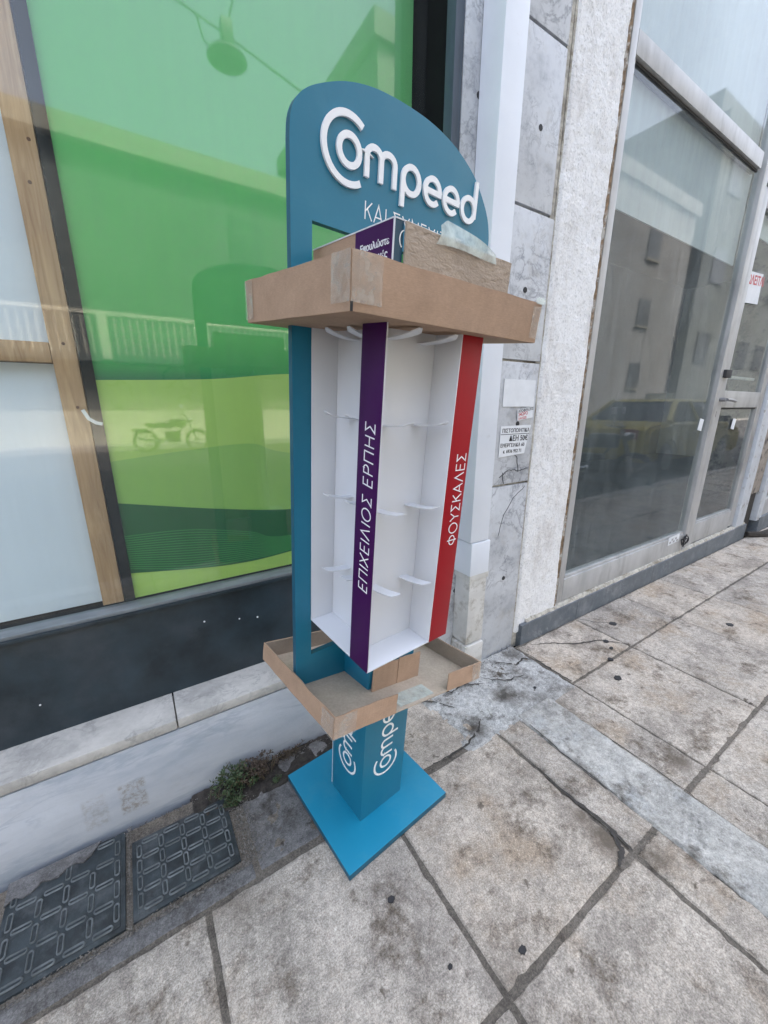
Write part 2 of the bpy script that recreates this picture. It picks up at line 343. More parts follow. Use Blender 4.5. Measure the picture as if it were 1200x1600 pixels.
def stroke(mb, pts, wd, f, d0, d1):
    """monoline stroke: polyline of width wd in the (a,b) plane, extruded d0..d1"""
    P = [Vector((a, b)) for a, b in pts]; n = len(P); L = []; Rr = []
    for i, p in enumerate(P):
        if i == 0: t = (P[1] - P[0]).normalized(); nn = Vector((-t.y, t.x)); k = 1
        elif i == n - 1: t = (P[-1] - P[-2]).normalized(); nn = Vector((-t.y, t.x)); k = 1
        else:
            t1 = (P[i] - P[i - 1]).normalized(); t2 = (P[i + 1] - P[i]).normalized()
            n1 = Vector((-t1.y, t1.x)); n2 = Vector((-t2.y, t2.x)); nn = (n1 + n2)
            if nn.length < 1e-6: nn = n1
            nn.normalize(); k = 1 / max(.35, nn.dot(n1))
        L.append(p + nn * wd / 2 * k); Rr.append(p - nn * wd / 2 * k)
    V = []
    for q in range(n):
        for s_ in (L[q], Rr[q]):
            for d in (d0, d1): V.append(f(s_.x, s_.y, d))
    F = []
    for q in range(n - 1):
        a, b = q * 4, (q + 1) * 4
        F += [(a, a + 2, b + 2, b), (a + 1, b + 1, b + 3, a + 3), (a, b, b + 1, a + 1), (a + 2, a + 3, b + 3, b + 2)]
    F += [(0, 1, 3, 2), ((n - 1) * 4, (n - 1) * 4 + 2, (n - 1) * 4 + 3, (n - 1) * 4 + 1)]
    mb.add(V, F)
def arc(cx, cy, rx, ry, a0, a1, k=20): return [(cx + rx * math.cos(R(a0 + (a1 - a0) * i / k)), cy + ry * math.sin(R(a0 + (a1 - a0) * i / k))) for i in range(k + 1)]
# thin capitals, unit height; strokes and advance
def GL(ch):
    S = {'Ε': ([[(.55, 1), (.05, 1), (.05, 0), (.55, 0)], [(.05, .52), (.5, .52)]], .7),
         'Π': ([[(.05, 0), (.05, 1), (.7, 1), (.7, 0)]], .88), 'Ι': ([[(.06, 0), (.06, 1)]], .27),
         'Χ': ([[(0, 0), (.66, 1)], [(0, 1), (.66, 0)]], .8), 'Λ': ([[(0, 0), (.36, 1), (.72, 0)]], .84),
         'Ο': ([arc(.45, .5, .43, .5, 0, 360, 26)], 1.03), 'Σ': ([[(.58, 1), (.04, 1), (.36, .52), (.02, 0), (.6, 0)]], .74),
         'Ρ': ([[(.05, 0), (.05, 1), (.34, 1)] + arc(.34, .74, .24, .26, 90, -90, 10) + [(.05, .48)]], .7),
         'Η': ([[(.05, 0), (.05, 1)], [(.68, 0), (.68, 1)], [(.05, .52), (.68, .52)]], .86),
         'Φ': ([arc(.43, .5, .4, .33, 0, 360, 26), [(.43, -.04), (.43, 1.04)]], .98),
         'Υ': ([[(0, 1), (.33, .48), (.66, 1)], [(.33, .48), (.33, 0)]], .78),
         'Κ': ([[(.05, 0), (.05, 1)], [(.58, 1), (.06, .45)], [(.22, .6), (.6, 0)]], .7),
         'Α': ([[(0, 0), (.36, 1), (.72, 0)], [(.13, .32), (.59, .32)]], .84),
         'Ν': ([[(.05, 0), (.05, 1), (.66, 0), (.66, 1)]], .84), 'Ζ': ([[(.03, 1), (.6, 1), (0, 0), (.6, 0)]], .74), ' ': ([], .38)}
    return S[ch]
def strokes_text(name, txt, h, wd, f, d, mat, parent, start=0, base=0, slant=0, spacing=1.0):
    x = start
    for ch in txt:
        st, adv = GL(ch)
        if st:
            mb = MB()
            for i, s_ in enumerate(st):
                stroke(mb, [(x + a * h + slant * b * h, base + b * h) for a, b in s_], wd, f, .0001, d + .00003 * i)
            mb.build(name, mat, parent)
        x += adv * h * spacing
    return x - start
def width_text(txt, h, spacing=1.0): return sum(GL(c)[1] for c in txt) * h * spacing
def logo(name, f, s, d0, d1, wd, mat, parent, only=None):
    """big C hugging a row of round lower-case letters; (0,0) = centre of the C; s = x-height/2"""
    r = s - wd / 2; mbs = []
    def L(strk):
        mb = MB()
        for i, q in enumerate(strk): stroke(mb, q, wd, f, d0, d1 + .00006 * i)
        mbs.append(mb)
    C = 2.06 * s - wd / 2
    L([arc(0, 0, C, C * .98, 55, 302, 34)])
    L([arc(.08 * s, 0, r, r, 0, 360, 30)])
    x = 1.32 * s + wd / 2; mw = .62 * s                                    # m
    L([[(x, -s), (x, .30 * s)] + arc(x + mw, .30 * s, mw, .7 * s - wd / 2, 180, 0, 12) + [(x + 2 * mw, -s)],
       arc(x + 3 * mw, .30 * s, mw, .7 * s - wd / 2, 180, 0, 12) + [(x + 4 * mw, -s)]])
    x = x + 4 * mw + wd / 2 + .42 * s                                       # p
    L([[(x + wd / 2, 0), (x + wd / 2, -1.78 * s)], arc(x + wd / 2 + r, 0, r, r, 0, 360, 30)])
    x = x + wd + 2 * r + .25 * s
    for _ in range(2):                                                     # e e
        cx = x + wd / 2 + r
        L([arc(cx, 0, r, r, 4, 318, 28), [(cx - r, -.02 * s), (cx + r + wd * .42, -.02 * s)]])
        x = cx + r + wd / 2 + .16 * s
    cx = x + wd / 2 + r                                                    # d
    L([arc(cx, 0, r, r, 0, 360, 30), [(cx + r, -.45 * s), (cx + r, 2.15 * s)]])
    for i, mb in enumerate(mbs):
        if only and i >= only: break
        mb.build(name, mat, parent)
def font_text(name, txt, size, M, mat, parent, align='LEFT', ext=.0002, bold=0):
    cu = bpy.data.curves.new(name, 'FONT'); cu.body = txt; cu.size = size; cu.align_x = align; cu.extrude = ext; cu.offset = bold
    cu.resolution_u = 3
    t = bpy.data.objects.new('tmp_text', cu); COL.objects.link(t)
    dg = bpy.context.evaluated_depsgraph_get(); dg.update()
    me = bpy.data.meshes.new_from_object(t.evaluated_get(dg)); bpy.data.objects.remove(t); bpy.data.curves.remove(cu)
    V = [v.co.copy() for v in me.vertices]; F = [list(p.vertices) for p in me.polygons]; bpy.data.meshes.remove(me)
    return mesh(name, V, F, mat, parent, M=M)

# ================================================================== ROAD AND PAVEMENT
st = 'structure'
box('road', -30, 60, -9.2, -.46, -.30, -.12, 'asphalt', kind=st)
box('far_pavement', -30, 60, -11.0, -9.2, -.30, .0, 'kerb', kind=st)
pv = box('pavement', -30, 60, -.33, .93, -.25, -.0045, 'mortar', kind=st); ORI[pv] = Vector((0, 0, 0))
kb0 = None
for i in range(-8, 24):
    x = i * .85
    if kb0 is None:
        kb0 = box('kerb_stone', 0, .84, -.46, -.335, -.16, .0, 'kerb', pv, bev=.012); kb0.location.x = x
    else:
        c = kb0.copy(); COL.objects.link(c); c.location.x = x
# slabs: four mesh variants per row, copied
def slab_mesh(wx, wy, seed):
    rnd = random.Random(seed); bm = None; nx = 26
    def edge(a, b, n):
        return [(a[0] + (b[0] - a[0]) * i / n, a[1] + (b[1] - a[1]) * i / n) for i in range(n)]
    c = [(0, 0), (wx, 0), (wx, wy), (0, wy)]; pts = []
    for i in range(4): pts += edge(c[i], c[(i + 1) % 4], nx)
    cen = (wx / 2, wy / 2); V = []; rings = [(0.0, -.03), (0.0, -.0045), (.004, -.001), (.011, .0)]
    ph = rnd.uniform(0, 6)
    jit = [-.0012 + .0016 * math.sin(k * .9 + ph) + .0011 * math.sin(k * 2.3 + ph * 2) + rnd.uniform(-.0010, .0014) + (.004 if rnd.random() < .06 else 0) for k in range(len(pts))]
    for ins, z in rings:
        for (x, y), j in zip(pts, jit):
            dx = min(max(x, ins + j), wx - ins - j); dy = min(max(y, ins + j), wy - ins - j)
            V.append((dx, dy, z))
    n = len(pts); F = []
    for r_ in range(len(rings) - 1):
        for i in range(n): F.append((r_ * n + i, r_ * n + (i + 1) % n, (r_ + 1) * n + (i + 1) % n, (r_ + 1) * n + i))
    F.append([3 * n + i for i in range(n)])
    return V, F
def place_slab(x0, x1, y0, y1, seed=None, dz=None, mat='slab', name='paving_slab'):
    G = .011 if x1 < .9 else .006
    V, F = slab_mesh(x1 - x0 - G, y1 - y0 - (.012 if x0 < 1.2 else .009), seed or random.random())
    o = mesh(name, V, F, mat, pv); o.location = (x0 + G / 2, y0 + (.006 if x0 < 1.2 else .0045), random.uniform(-.0012, .0012) if dz is None else dz)
    o.rotation_euler = (random.uniform(-.003, .003), random.uniform(-.003, .003), random.uniform(-.003, .003))
    return o
XJ = [-2.13, -1.70, -1.275, -.85, -.425, .0, .42, .85, 1.262, 1.692, 2.118] + [2.118 + .425 * i for i in range(1, 16)]
rows = [(-.325, -.175), (-.175, .246), (.246, .662)]
for (y0, y1) in rows:
    for i in range(len(XJ) - 1):
        x0, x1 = XJ[i], XJ[i + 1]
        if abs(x0 - .85) < .01:
            place_slab(x0, .956, y0, y1); place_slab(1.118, x1, y0, y1)
        elif x1 > 8.4: continue
        else: place_slab(x0, x1, y0, y1)
for i in range(len(XJ) - 1):                                             # the cut row along the wall
    x0, x1 = XJ[i], XJ[i + 1]
    if x0 < 1.2: continue
    place_slab(x0, x1, .662, .925)
for x0, x1, dz, mt in ((-2.1, -1.2, -.004, 'old'), (-1.2, -.37, -.004, 'old')):
    place_slab(x0, x1, .672, .938, dz=dz, mat=mt, name='concrete_infill')
# rough poured concrete: height-field sheets
def rough(name, poly_x, poly_y, z0, amp, mat, seed, res=.008, edge=.012, fn=None):
    from mathutils import noise as N
    x0, x1 = poly_x; y0, y1 = poly_y; nx = max(2, int((x1 - x0) / res)); ny = max(2, int((y1 - y0) / res)); V = []; F = []
    for j in range(ny + 1):
        for i in range(nx + 1):
            x = x0 + (x1 - x0) * i / nx; y = y0 + (y1 - y0) * j / ny
            wob = .011 * N.noise(Vector((x * 14 + seed, y * 14, 0))) + .006 * N.noise(Vector((x * 60 + seed, y * 60, 2)))
            if i in (0, nx): x += wob
            if j in (0, ny): y += wob * .8
            h = amp * (N.fractal(Vector((x * 16, y * 16, seed)), .8, 2.1, 5) * .7 + abs(N.noise(Vector((x * 45, y * 45, seed)))) * .5)
            if fn: h += fn(x, y)
            e = min(i, nx - i, j, ny - j) * res
            h = z0 + h if e > edge * .3 else z0 - .009
            V.append((x, y, h))
    for j in range(ny):
        for i in range(nx): a = j * (nx + 1) + i; F.append((a, a + 1, a + nx + 2, a + nx + 1))
    return mesh(name, V, F, mat, pv, smooth=True)
def treads(x, y):   # a boot print pressed into the wet cement
    h = 0
    for cx, cy, an in ((1.015, .20, .5), (1.05, .02, 1.2)):
        dx = (x - cx) * math.cos(an) + (y - cy) * math.sin(an); dy = -(x - cx) * math.sin(an) + (y - cy) * math.cos(an)
        if abs(dx) < .05 and abs(dy) < .026 and (dx / .055) ** 2 + (dy / .03) ** 2 < 1:
            h -= .0005 + .0068 * (.5 + .5 * math.cos(dx * 400)) * (.5 + .5 * math.cos(dy * 360 + dx * 90))
    return h
rough('cement_strip', (.950, 1.124), (-.32, .668), .0035, .0030, 'cement', 3, fn=treads, res=.0036)
rough('broken_cement', (.72, 1.255), (.640, .943), .000, .011, 'rubble', 9, res=.006)
rough('worn_stone_patch', (.43, .80), (.672, .943), .000, .0035, 'slab', 27)
rough('old_concrete_patch', (.105, .44), (.668, .943), -.004, .003, 'old', 21)
rough('edge_mortar', (-2.1, .105), (.660, .712), -.003, .004, 'old', 31)
for x, y, r_ in ((.324, .473, .0085), (.491, .274, .0085), (1.63, .74, .014), (1.80, .80, .02), (1.52, .66, .013), (1.43, .585, .016), (2.26, .50, .018), (2.6, .42, .02), (.02, .40, .006), (.36, .33, .005), (1.12, .72, .006), (1.60, .70, .010), (3.3, .6, .02), (2.9, .25, .02)):
    rnd = random.Random(x); k = 14
    P_ = [(x + r_ * rnd.uniform(.7, 1.1) * math.cos(2 * math.pi * i / k), y + r_ * .8 * rnd.uniform(.7, 1.1) * math.sin(2 * math.pi * i / k)) for i in range(k)]
    MB().prism(P_, lambda a, b, d: (a, b, d), .0, .0032).build('gum_spot', 'gum', pv)

MT['gap'] = simple('crack_dirt', (.055, .05, .045), .95, .4, 90, .5, kind='pos')
GX = lambda a, b, d: (a, b, d)
def gcrack(p, wd, z=.0022):
    mb = MB(); q = []
    for i in range(len(p) - 1):
        for k in range(8):
            t_ = k / 8; q.append((p[i][0] + (p[i + 1][0] - p[i][0]) * t_ + random.gauss(0, .0016), p[i][1] + (p[i + 1][1] - p[i][1]) * t_ + random.gauss(0, .0016)))
    q.append(p[-1]); stroke_taper(mb, q, wd, z); mb.build('crack', 'gap', pv)
def stroke_taper(mb, q, wd, z):
    n = len(q); V = []
    for i, (x, y) in enumerate(q):
        a = q[max(0, i - 1)]; b = q[min(n - 1, i + 1)]; dx, dy = b[0] - a[0], b[1] - a[1]; L_ = math.hypot(dx, dy) or 1
        w_ = wd * .5 * (.25 + .75 * math.sin(math.pi * (i + .3) / (n + .3))) * random.uniform(.6, 1.3)
        V += [(x - dy / L_ * w_, y + dx / L_ * w_, z), (x + dy / L_ * w_, y - dx / L_ * w_, z)]
    mb.add(V, [(2 * i, 2 * i + 1, 2 * i + 3, 2 * i + 2) for i in range(n - 1)])
gcrack([(.60, .672), (.72, .668), (.80, .69), (.84, .72)], .007, .004)
gcrack([(.96, .64), (.952, .50), (.951, .33)], .004, .0035)
gcrack([(1.262, .86), (1.255, .76), (1.262, .665)], .010, .005); gcrack([(1.10, .90), (1.16, .84), (1.22, .85), (1.27, .79)], .008, .008)
gcrack([(.98, .86), (1.05, .80), (1.14, .78)], .006, .008); gcrack([(.78, .90), (.84, .86), (.90, .87), (.97, .83)], .006, .008)
gcrack([(.845, .52), (.848, .40), (.856, .30), (.85, .25)], .010, .0012); gcrack([(.85, .30), (.83, .262), (.79, .25)], .012, .0012)
gcrack([(.70, .90), (.76, .86), (.80, .80)], .005, .006); gcrack([(1.124, .55), (1.121, .42), (1.126, .30), (1.12, .18)], .004, .0028)
gcrack([(1.33, .90), (1.42, .86), (1.50, .80), (1.62, .76), (1.70, .67)], .006, .0012)
gcrack([(1.70, .92), (1.74, .86), (1.80, .81)], .005, .0012)
# grit along the seams: uncountable
mb = MB(); rg = random.Random(5)
def pebble(mb, x, y, z, s):
    V = []; 
    for dx, dy, dz in ((1, 0, 0), (-1, 0, 0), (0, 1, 0), (0, -1, 0), (0, 0, 1), (0, 0, -1)):
        q = s * rg.uniform(.6, 1.2); V.append((x + dx * q, y + dy * q, z + dz * q * .7))
    mb.add(V, [(0, 2, 4), (2, 1, 4), (1, 3, 4), (3, 0, 4), (2, 0, 5), (1, 2, 5), (3, 1, 5), (0, 3, 5)])
for _ in range(1300): pebble(mb, rg.uniform(-.38, .12), .698 + abs(rg.gauss(0, .008)), .0, rg.uniform(.0006, .0022))
for _ in range(500): pebble(mb, -.136 + rg.gauss(0, .003), rg.uniform(.70, .94), -.001, rg.uniform(.0006, .0018))
for _ in range(900): pebble(mb, rg.gauss(.105, .014), rg.uniform(.70, .88), .0, rg.uniform(.0006, .0026))
for _ in range(900): pebble(mb, rg.uniform(.72, 1.3), .90 + rg.gauss(0, .03), .002, rg.uniform(.0008, .003))
for _ in range(500): pebble(mb, rg.uniform(-.3, .7), .93 - abs(rg.gauss(0, .012)), .001, rg.uniform(.0008, .0026))
tag(mb.build('grit', 'gravel'), 'loose pale grit and crumbs along the seams by the wall', 'grit', kind='stuff')
mb = MB(); from mathutils import noise as NZ
for i in range(60):
    for j in range(16):
        pass
rough('soil_strip', (.0, .40), (.845, .946), -.001, .012, 'soil', 44, res=.006)

# ================================================================== UTILITY COVERS
def stadium(mb, cx, cy, ln, wd, ang, z, rr):
    k = 8; P = []
    for i in range(k + 1): a = -math.pi / 2 + math.pi * i / k; P.append((ln / 2 + wd * math.cos(a), wd * math.sin(a)))
    for i in range(k + 1): a = math.pi / 2 + math.pi * i / k; P.append((-ln / 2 + wd * math.cos(a), wd * math.sin(a)))
    ca, sa = math.cos(ang), math.sin(ang); n = len(P); V = []
    for (s_, dz) in ((1.35, 0), (1.18, rr), (.78, rr), (.6, 0)):
        for (a, b) in P:
            sx = (ln / 2) if a > 0 else -(ln / 2)
            aa = sx + (a - sx) * s_; bb = b * s_
            V.append((cx + aa * ca - bb * sa, cy + aa * sa + bb * ca, z + dz))
    F = [(r_ * n + i, r_ * n + (i + 1) % n, (r_ + 1) * n + (i + 1) % n, (r_ + 1) * n + i) for r_ in range(3) for i in range(n)]
    mb.add(V, F)
def cover(x0, x1, y0, y1, label, smear, nx, ny, seed):
    rnd = random.Random(seed)
    t = thing('utility_cover', label, 'utility cover', (x0, y0, 0), group='cast iron utility covers set in the pavement')
    box('cover_frame', x0, x1, y0, y1, -.02, .0015, 'iron', t, bev=.003)
    box('cover_plate', x0 + .009, x1 - .009, y0 + .009, y1 - .009, -.01, .0035, 'iron', t, bev=.002)
    px, py = (x1 - x0 - .03) / nx, (y1 - y0 - .03) / ny
    for i in range(nx + 1):
        for j in range(ny + 1):
            X, Y = x0 + .015 + i * px, y0 + .015 + j * py
            if i < nx and not smear(X + px / 2, Y):
                m = MB(); stadium(m, X + px / 2, Y, px * .52, .0042, 0, .0034, .003); m.build('raised_oval', 'iron_worn', t, smooth=True)
            if j < ny and not smear(X, Y + py / 2):
                m = MB(); stadium(m, X, Y + py / 2, py * .52, .0042, math.pi / 2, .0034, .003); m.build('raised_oval', 'iron_worn', t, smooth=True)
    return t
sm = lambda x, y: y > .905 + (x + .36) * -.10 + .006 * math.sin(x * 90) and x < -.19
t = cover(-.352, -.1425, .714, .932, 'larger dark iron cover with cement smeared over its upper left corner', sm, 4, 4, 1)
P_ = [(-.352, .932)] + [(-.352 + i * .0145, .885 + .007 * math.sin(i * 1.9) + i * .0022) for i in range(11)] + [(-.19, .932)]
MB().prism(P_, lambda a, b, d: (a, b, d), .003, .0068).build('cement_smear', 'old', t)
cover(-.1305, .0785, .716, .892, 'smaller worn iron cover beside the weeds, pale and scuffed on top', lambda x, y: False, 4, 4, 2)

# ================================================================== WEEDS
def weed(name, label, cx, cy, sx, sy, h, nstem, nleaf, matl, seed, ls=.006):
    rnd = random.Random(seed); t = thing(name, label, 'weed', (cx, cy, 0))
    ms = MB(); ml = MB()
    for s_ in range(nstem):
        bx, by = cx + rnd.gauss(0, sx * .35), cy + rnd.gauss(0, sy * .35)
        a = rnd.uniform(0, 6.28); reach = rnd.uniform(.3, 1) * sx * 1.0
        tip = Vector((bx + math.cos(a) * reach, min(.935, by + math.sin(a) * reach * .5), rnd.uniform(.35, 1) * h))
        b0 = Vector((bx, by, .0)); mid = (b0 + tip) / 2 + Vector((0, 0, h * .25))
        pts = [b0.lerp(mid, q / 3) if q <= 3 else mid.lerp(tip, (q - 3) / 3) for q in range(7)]
        ms.tube(pts, [.0009] * 5 + [.0006, .0004], 4)
        for q in range(nleaf):
            f_ = rnd.uniform(.15, 1); p = pts[min(6, int(f_ * 6))] + Vector((rnd.gauss(0, .003), rnd.gauss(0, .003), rnd.gauss(0, .002)))
            p.y = min(p.y, .94); p.z = max(p.z, .003)
            d = Vector((rnd.gauss(0, 1), rnd.gauss(0, 1), rnd.gauss(.2, .6))).normalized(); n_ = d.orthogonal().normalized(); n_ = (Matrix.Rotation(rnd.uniform(0, 6), 3, d) @ n_)
            l_ = ls * rnd.uniform(.5, 1.4); u = n_.cross(d) * l_ * .12
            V = [p, p + d * l_ * .35 + n_ * l_ * .3 + u, p + d * l_ * .75 + n_ * l_ * .2 + u, p + d * l_, p + d * l_ * .75 - n_ * l_ * .2 + u, p + d * l_ * .35 - n_ * l_ * .3 + u, p + d * l_ * .5]
            ml.add(V, [(0, 1, 6), (1, 2, 6), (2, 3, 6), (3, 4, 6), (4, 5, 6), (5, 0, 6)])
    ms.build('stems', 'stem', t); o = ml.build('foliage', matl, t); o['kind'] = 'stuff'
    return t
weed('weed_plant', 'green leafy weed creeping up the marble base above the small iron cover', .105, .905, .058, .035, .065, 44, 22, 'leaf', 1, .0075)
weed('weed_plant', 'dry brown weed clump between green sprigs and the blue base plate', .165, .905, .045, .032, .06, 60, 26, 'dry', 2, .0065)
weed('weed_plant', 'low green sprigs spilling over the corner of the small iron cover', .098, .862, .03, .022, .02, 22, 26, 'leaf', 3, .0055)
weed('weed_plant', 'small bright sprig on the right end of the weed patch', .205, .865, .012, .01, .016, 9, 16, 'leaf', 4, .004)
weed('weed_plant', 'thin dark weed runner along the wall foot nearest the stand', .27, .928, .06, .01, .018, 24, 18, 'dry', 5, .0045)

# ================================================================== SHOP WINDOW (left)
wl = thing('shop_window', 'large shop window with dark blue riser, marble ledge and greenery poster behind the glass', 'shop window', (-1.2, 1.0, 0))
for x0, x1 in ((-3.2, -2.0), (-2.0, -.86), (-.86, .838)):
    box('marble_base_slab', x0 + .001, x1 - .001, .948, 1.04, -.05, .2135, 'marble', wl, bev=.001)
# marble ledge slabs with a visible joint
for x0, x1 in ((-3.2, -1.35), (-1.35, .0), (.0, .838)):
    box('marble_ledge', x0 + .0012, x1 - .0012, .9445, 1.10, .2185, .2450, 'ledge', wl, bev=.0035)
box('ledge_bed', -3.2, .838, .956, 1.08, .2135, .2185, 'grout', wl)
box('riser_panel', -3.2, .90, 1.056, 1.07, .245, .502, 'riser', wl, bev=.001)
box('riser_lip', -3.2, .90, 1.046, 1.075, .500, .508, 'riser', wl, bev=.001)
box('window_sill', -3.2, .90, 1.052, 1.10, .508, .5165, 'sill', wl, bev=.0015)
for x, z in ((.10, .430), (.19, .41), (.24, .40), (-.26, .33)):
    mb = MB(); mb.disc((x, z), random.uniform(.0012, .0026), XZ(1.0545), .0, .002, 7); mb.build('paint_chip', 'paper', wl)
box('window_pane', -3.2, .92, 1.085, 1.089, .516, 2.7, 'glass', wl)
box('blue_jamb', .812, .8405, .951, .985, .245, 2.75, 'jamb', wl, bev=.001)
box('brown_jamb', .8285, .838, .9855, 1.004, .245, 2.75, 'brown', wl)
box('inner_jamb', .829, .838, 1.0045, 1.084, .245, 2.75, 'black', wl)
box('black_jamb', .905, .925, 1.0895, 1.5, .5, 2.75, 'black', wl)
box('top_frame', -3.2, .838, 1.02, 1.12, 2.70, 2.78, 'jamb', wl)
box('black_edge_strip', -.0675, -.0455, 1.0955, 1.102, .52, 2.70, 'black', wl)
# void behind the glass
box('shop_back_wall', -3.2, .95, 1.56, 1.60, .24, 2.75, 'black', wl)
box('shop_floor', -3.2, .95, 1.10, 1.56, .46, .50, 'black', wl)
box('shop_ceiling', -3.2, .95, 1.10, 1.56, 2.72, 2.75, 'black', wl)
# timber frame behind the glass
tf = thing('timber_frame', 'pine timber stud with a cross rail standing behind the window glass', 'timber frame', (-.09, 1.12, .5))
box('stud', -.1125, -.0695, 1.099, 1.128, .52, 2.70, 'wood', tf, bev=.001)
box('rail', -3.1, -.1135, 1.101, 1.128, 1.080, 1.119, 'wood', tf, bev=.001)
box('upper_rail', -3.1, -.1135, 1.101, 1.128, 2.1, 2.14, 'wood', tf, bev=.001)
for x, z in ((-.089, 1.118), (-.086, .99), (-.091, 1.40), (-.080, 1.47)):
    mb = MB(); mb.disc((x, z), .0032, XZ(1.0985), .0, .0006, 10); mb.build('knot', 'knot', tf)
for z0, z1, lb in ((.52, 1.079, 'white backing board below the timber rail behind the glass'), (1.12, 2.09, 'white backing board above the timber rail behind the glass')):
    o = box('backing_board', -3.1, -.115, 1.129, 1.14, z0, z1, 'board'); tag(o, lb, 'board')
# green poster
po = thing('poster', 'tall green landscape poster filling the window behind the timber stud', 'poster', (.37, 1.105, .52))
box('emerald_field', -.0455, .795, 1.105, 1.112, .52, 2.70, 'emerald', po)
def smooth(pts, n=12):
    out = []
    for i in range(len(pts) - 1):
        p0 = pts[max(i - 1, 0)]; p1 = pts[i]; p2 = pts[i + 1]; p3 = pts[min(i + 2, len(pts) - 1)]
        for k in range(n):
            t_ = k / n; a = [.5 * (2 * p1[j] + (p2[j] - p0[j]) * t_ + (2 * p0[j] - 5 * p1[j] + 4 * p2[j] - p3[j]) * t_ ** 2 + (-p0[j] + 3 * p1[j] - 3 * p2[j] + p3[j]) * t_ ** 3) for j in (0, 1)]
            out.append(tuple(a))
    return out + [pts[-1]]
def print_area(name, top, bot, off, mat):
    T = smooth(top); B_ = smooth(bot); n = len(T)
    V = [(x, 1.105 - off, z) for x, z in T] + [(x, 1.105 - off, z) for x, z in B_] + [(x, 1.1049 - off + .0003, z) for x, z in T] + [(x, 1.1049 - off + .0003, z) for x, z in B_]
    F = [(i, i + 1, n + i + 1, n + i) for i in range(n - 1)]
    return mesh(name, V[:2 * n], F, mat, po)
X4 = (-.0455, .19, .39, .795)
print_area('lime_field', list(zip(X4, (1.048, 1.058, 1.078, 1.10))), list(zip(X4, (.52,) * 4)), .0006, 'lime')
print_area('green_hill', [(-.0455, .868), (.12, .885), (.277, .894), (.379, .863), (.795, .80)], [(-.0455, .60), (.12, .60), (.277, .60), (.379, .60), (.795, .60)], .0010, 'lime2')
print_area('forest_band', list(zip(X4, (.769, .722, .694, .665))), list(zip(X4, (.588, .558, .565, .61))), .0014, 'forest')
for i in range(16):
    o_ = i * .0075
    top = [(-.0455, .602 + o_ * .75), (.10, .572 + o_ * .95), (.25, .566 + o_ * .72), (.368, .570 + o_ * .40), (.795, .615 + o_ * .2)]
    print_area('fine_stripe', top, [(x, z - .0028) for x, z in top], .0018, 'pine')
# torn white paper tab stuck beside the stud
mb = MB()
stroke(mb, [(-.078, .985), (-.070, .966), (-.058, .957), (-.047, .954)], .007, XZ(1.0925), .0, .0012); mb.build('torn_paper', 'paper', tf)

# ================================================================== PILASTER
pl = thing('pilaster', 'pilaster clad in stained grey marble panels between the two shopfronts', 'pilaster', (1.07, .95, 0))
joints = [-.02, .714, 1.142, 1.582, 2.008, 2.5, 3.0]
for i in range(len(joints) - 1):
    z0, z1 = joints[i] + .004, joints[i + 1] - .004
    for x0, x1 in ((.842, .956), (.962, 1.262 if i < 3 else 1.242)):
        box('marble_panel', x0, x1, .949 + random.uniform(-.0015, .001), 1.00, z0, z1, 'cladding', pl, bev=.0015)
box('core', .93, 1.30, .962, 1.4, -.1, 3.0, 'grout', pl)
box('edge_grout', 1.243, 1.262, .953, .963, 1.14, 3.0, 'grout', pl)
box('edge_grout', 1.264, 1.296, .951, .963, -.02, 3.0, 'grout', pl)
for x, z in ((.900, 1.782), (1.153, 1.789), (1.149, 1.358), (1.172, .933), (1.172, .334), (.913, .350)):
    mb = MB(); mb.disc((x, z), .0085, XZ(.949), -.0022, .004, 10); mb.build('fixing_cap', 'gum', pl)
def cracks(name, paths, y, wd, mat, parent):
    for p in paths:
        mb = MB(); q = []
        for i in range(len(p) - 1):
            for k in range(5):
                t_ = k / 5; q.append((p[i][0] + (p[i + 1][0] - p[i][0]) * t_ + random.gauss(0, .0014), p[i][1] + (p[i + 1][1] - p[i][1]) * t_ + random.gauss(0, .0014)))
        q.append(p[-1]); stroke(mb, q, wd, XZ(y), -.0003, .003); mb.build(name, mat, parent)
MT['crack'] = simple('crack_shadow', (.10, .105, .11), .9, .3, 60)
cracks('crack', [[(1.245, .70), (1.19, .66), (1.14, .60), (1.12, .52)], [(1.10, .745), (1.15, .77), (1.20, .762), (1.25, .768)], [(1.20, .76), (1.185, .81), (1.16, .83)], [(1.115, .76), (1.125, .72)]], .9478, .0022, 'crack', pl)
box('old_label', 1.085, 1.248, .9462, .9485, .992, 1.082, 'paper', pl)
MT['cream'] = simple('cream_patch', (.60, .61, .60), .8, .06, 12, kind='pos')
# notices glued on the pilaster
nb = thing('notice', 'white glued notice with black Greek lettering on the pilaster beside the downpipe', 'notice', (1.16, .947, .87))
MB().prism([(1.085, .818), (1.222, .826), (1.228, .858), (1.235, .895), (1.247, .928), (1.085, .926)], XZ(.9463), .0, .0012).build('sheet', 'paper', nb)
def FM(x, y, z, rz=0, rx=90): return Matrix.Translation((x, y, z)) @ Matrix.Rotation(R(rx), 4, 'X') @ Matrix.Rotation(R(rz), 4, 'Z')
font_text('lettering', 'ΠΙΣΤΟΠΟΙΗΤΙΚΑ', .0185, FM(1.093, .9460, .904), 'ink', nb, bold=.0003)
box('rule_line', 1.087, 1.238, .9458, .9464, .8965, .8985, 'ink', nb)
font_text('lettering', 'ΔΕΗ 50€', .0255, FM(1.132, .9460, .874), 'ink', nb, bold=.0006)
font_text('lettering', 'ΕΝΕΡΓΕΙΑΚΑ 60', .0175, FM(1.089, .9460, .853), 'ink', nb, bold=.0003)
font_text('lettering', 'κ. 6936 952 71', .0165, FM(1.105, .9460, .832), 'ink', nb, bold=.0003)
ns = thing('sticker', 'small tilted white sticker with red and black print above the notice', 'sticker', (1.20, .947, .96))
